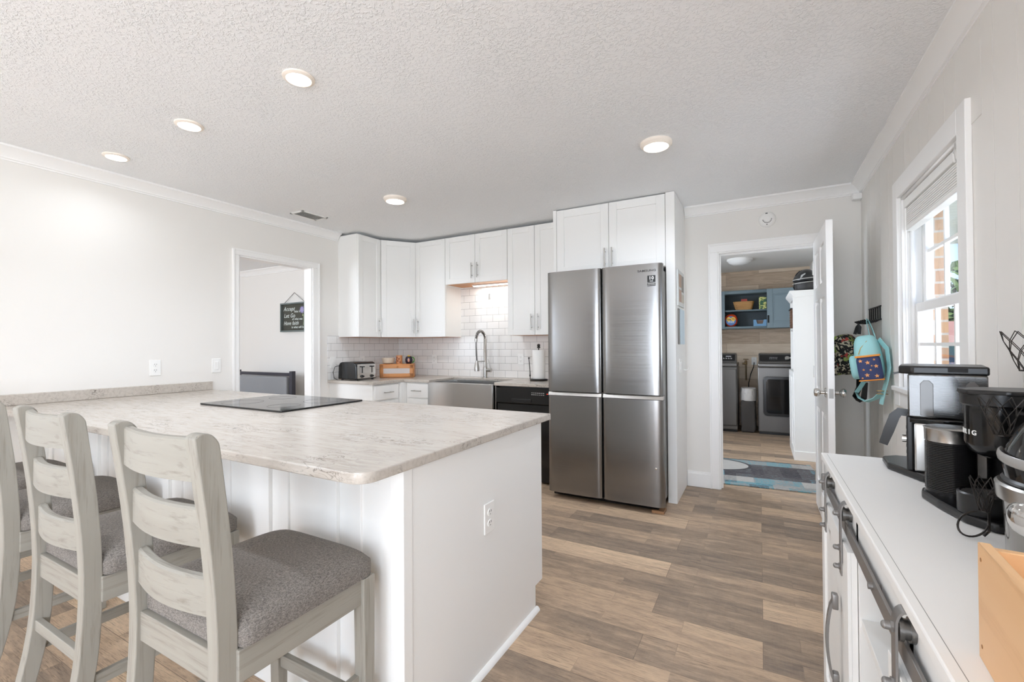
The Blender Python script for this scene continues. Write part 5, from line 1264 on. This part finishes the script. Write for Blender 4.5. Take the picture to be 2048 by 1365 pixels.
# domed countertop machine
t = thing('countertop_ice_maker', 'grey bodied countertop machine with a glossy black domed lid at the right edge', 'kitchen appliance', (.49, 1.12, TZ))
ac = (.492, 1.115); ar = .118
SILV = plain('grey_silver_plastic', (150, 147, 143), .12, .75)
MB().lathe([(0, 0), (ar-.012, 0), (ar-.008, .01), (ar-.004, .118), (0, .118)], (ac[0], ac[1], TZ), 48).build('body', SILV, t)
MB().lathe([(ar-.002, .112), (ar+.004, .115), (ar+.006, .14), (ar+.002, .144), (ar-.02, .1445)], (ac[0], ac[1], TZ), 48).build('steel_band', STEELV, t)
MB().lathe([(ar-.004, .1445), (ar-.002, .149), (ar-.006, .153), (ar-.02, .153)], (ac[0], ac[1], TZ), 48).build('gasket', BLACKP, t)
DOME = plain('black_gloss_dome', (24, 23, 23), .07)
dm = MB().lathe([(ar-.006, .153), (ar-.003, .175), (ar-.010, .205), (ar-.026, .24), (ar-.05, .272), (ar-.08, .292), (0, .302)], (ac[0], ac[1], TZ), 48).build('domed_lid', DOME, t)
m = MB(); th0 = math.radians(150)
m.sweep([(ac[0]+(ar-.002)*math.cos(a), ac[1]+(ar-.002)*math.sin(a), TZ+.190-.006*math.sin((a-th0)*1.2)) for a in [th0+math.radians(150)*k/30 for k in range(31)]], [(.004*math.cos(q*PI/4), .009*math.sin(q*PI/4)) for q in range(8)]); m.build('handle_band', plain('grey_lid_handle', (150, 148, 145), .25), dm)
Ml = Matrix.Translation((ac[0], ac[1], TZ+.118)) @ Matrix.Rotation(math.radians(212), 4, 'Z')
m = MB(Ml); m.sup((ar-.012, 0, -.022), (.03, .048, .032), .8, .9, 24, 14); m.build('pouring_lip', CHROME, t)
# wire pod stand
t = thing('wire_pod_stand', 'dark twisted wire stand with chicken-wire cone baskets behind the domed machine', 'wire stand', (.45, 1.255, TZ))
def cone(m, c, r0, r1, h, n=8):
    c = Vector(c); rows = 4
    P = lambda k, i: c+V((r1+(r0-r1)*k/rows)*math.cos(2*PI*(i+.5*(k % 2))/n), (r1+(r0-r1)*k/rows)*math.sin(2*PI*(i+.5*(k % 2))/n), h*k/rows)
    for k in range(rows):
        for i in range(n):
            m.tube([P(k, i), P(k+1, i)], .0008, 5); m.tube([P(k, i), P(k+1, (i-1) if k % 2 == 0 else i+1)], .0008, 5)
    for i in range(n): m.tube([P(0, i), P(0, i+1)], .0014, 5)
m = MB(); m.tube([(.390, 1.250, TZ+.003), (.398, 1.252, TZ+.012), (.400, 1.254, TZ+.05), (.402, 1.26, TZ+.085), (.44, 1.264, TZ+.11), (.50, 1.264, TZ+.16), (.53, 1.264, TZ+.3), (.535, 1.262, TZ+.45)], .0025, 6); m.tube([(.53, 1.264, TZ+.3), (.46, 1.262, TZ+.337)], .002, 6); m.tube([(.515, 1.264, TZ+.2), (.425, 1.268, TZ+.206)], .002, 6)
m.tube([(.385+.022*math.cos(a)-.012+.01*math.sin(a), 1.245+.022*math.sin(a)*.6, TZ+.026+.022*math.sin(a)) for a in [0-k*PI/14 for k in range(22)]], .002, 6); m.build('stem', IRON, t)
for c, r0, r1, h in (((.462, 1.262, 1.186), .040, .013, .078), ((.424, 1.268, 1.055), .034, .011, .075), ((.394, 1.258, .902), .022, .008, .066)):
    m = MB(); cone(m, c, r0, r1, h); m.build('wire_basket', IRON, t)
# bamboo box
t = thing('bamboo_box', 'light bamboo box with box joints at the near end of the sideboard', 'wooden box', (.36, .6, TZ))
Mx = Matrix.Translation((.236, .775, TZ)) @ Matrix.Rotation(math.radians(-4), 4, 'Z')
h = .142; w, L, th = .26, .34, .012
for n, bx in (('side', (0, th, -L, 0, 0, h)), ('side', (w-th, w, -L, 0, 0, h))): MB(Mx).box(*bx, .001, 1).build(n, bamboo('y'), t)
for n, bx in (('end', (th, w-th, -th, -.0002, 0, h-.004)), ('end', (th, w-th, -L, -L+th, 0, h-.004))): MB(Mx).box(*bx, .001, 1).build(n, bamboo('x'), t)
MB(Mx).box(th, w-th, -L+th, -th, 0, .008).build('bottom', bamboo('y'), t)
m = MB(Mx)
for z in (.018, h-.018):
    for y in (-.012, -L+.012): m.cyl((-.0004, y, z), (.002, y, z), .0025, seg=10)
m.build('dowel', plain('dowel_dark', (150, 104, 60), .6), t)
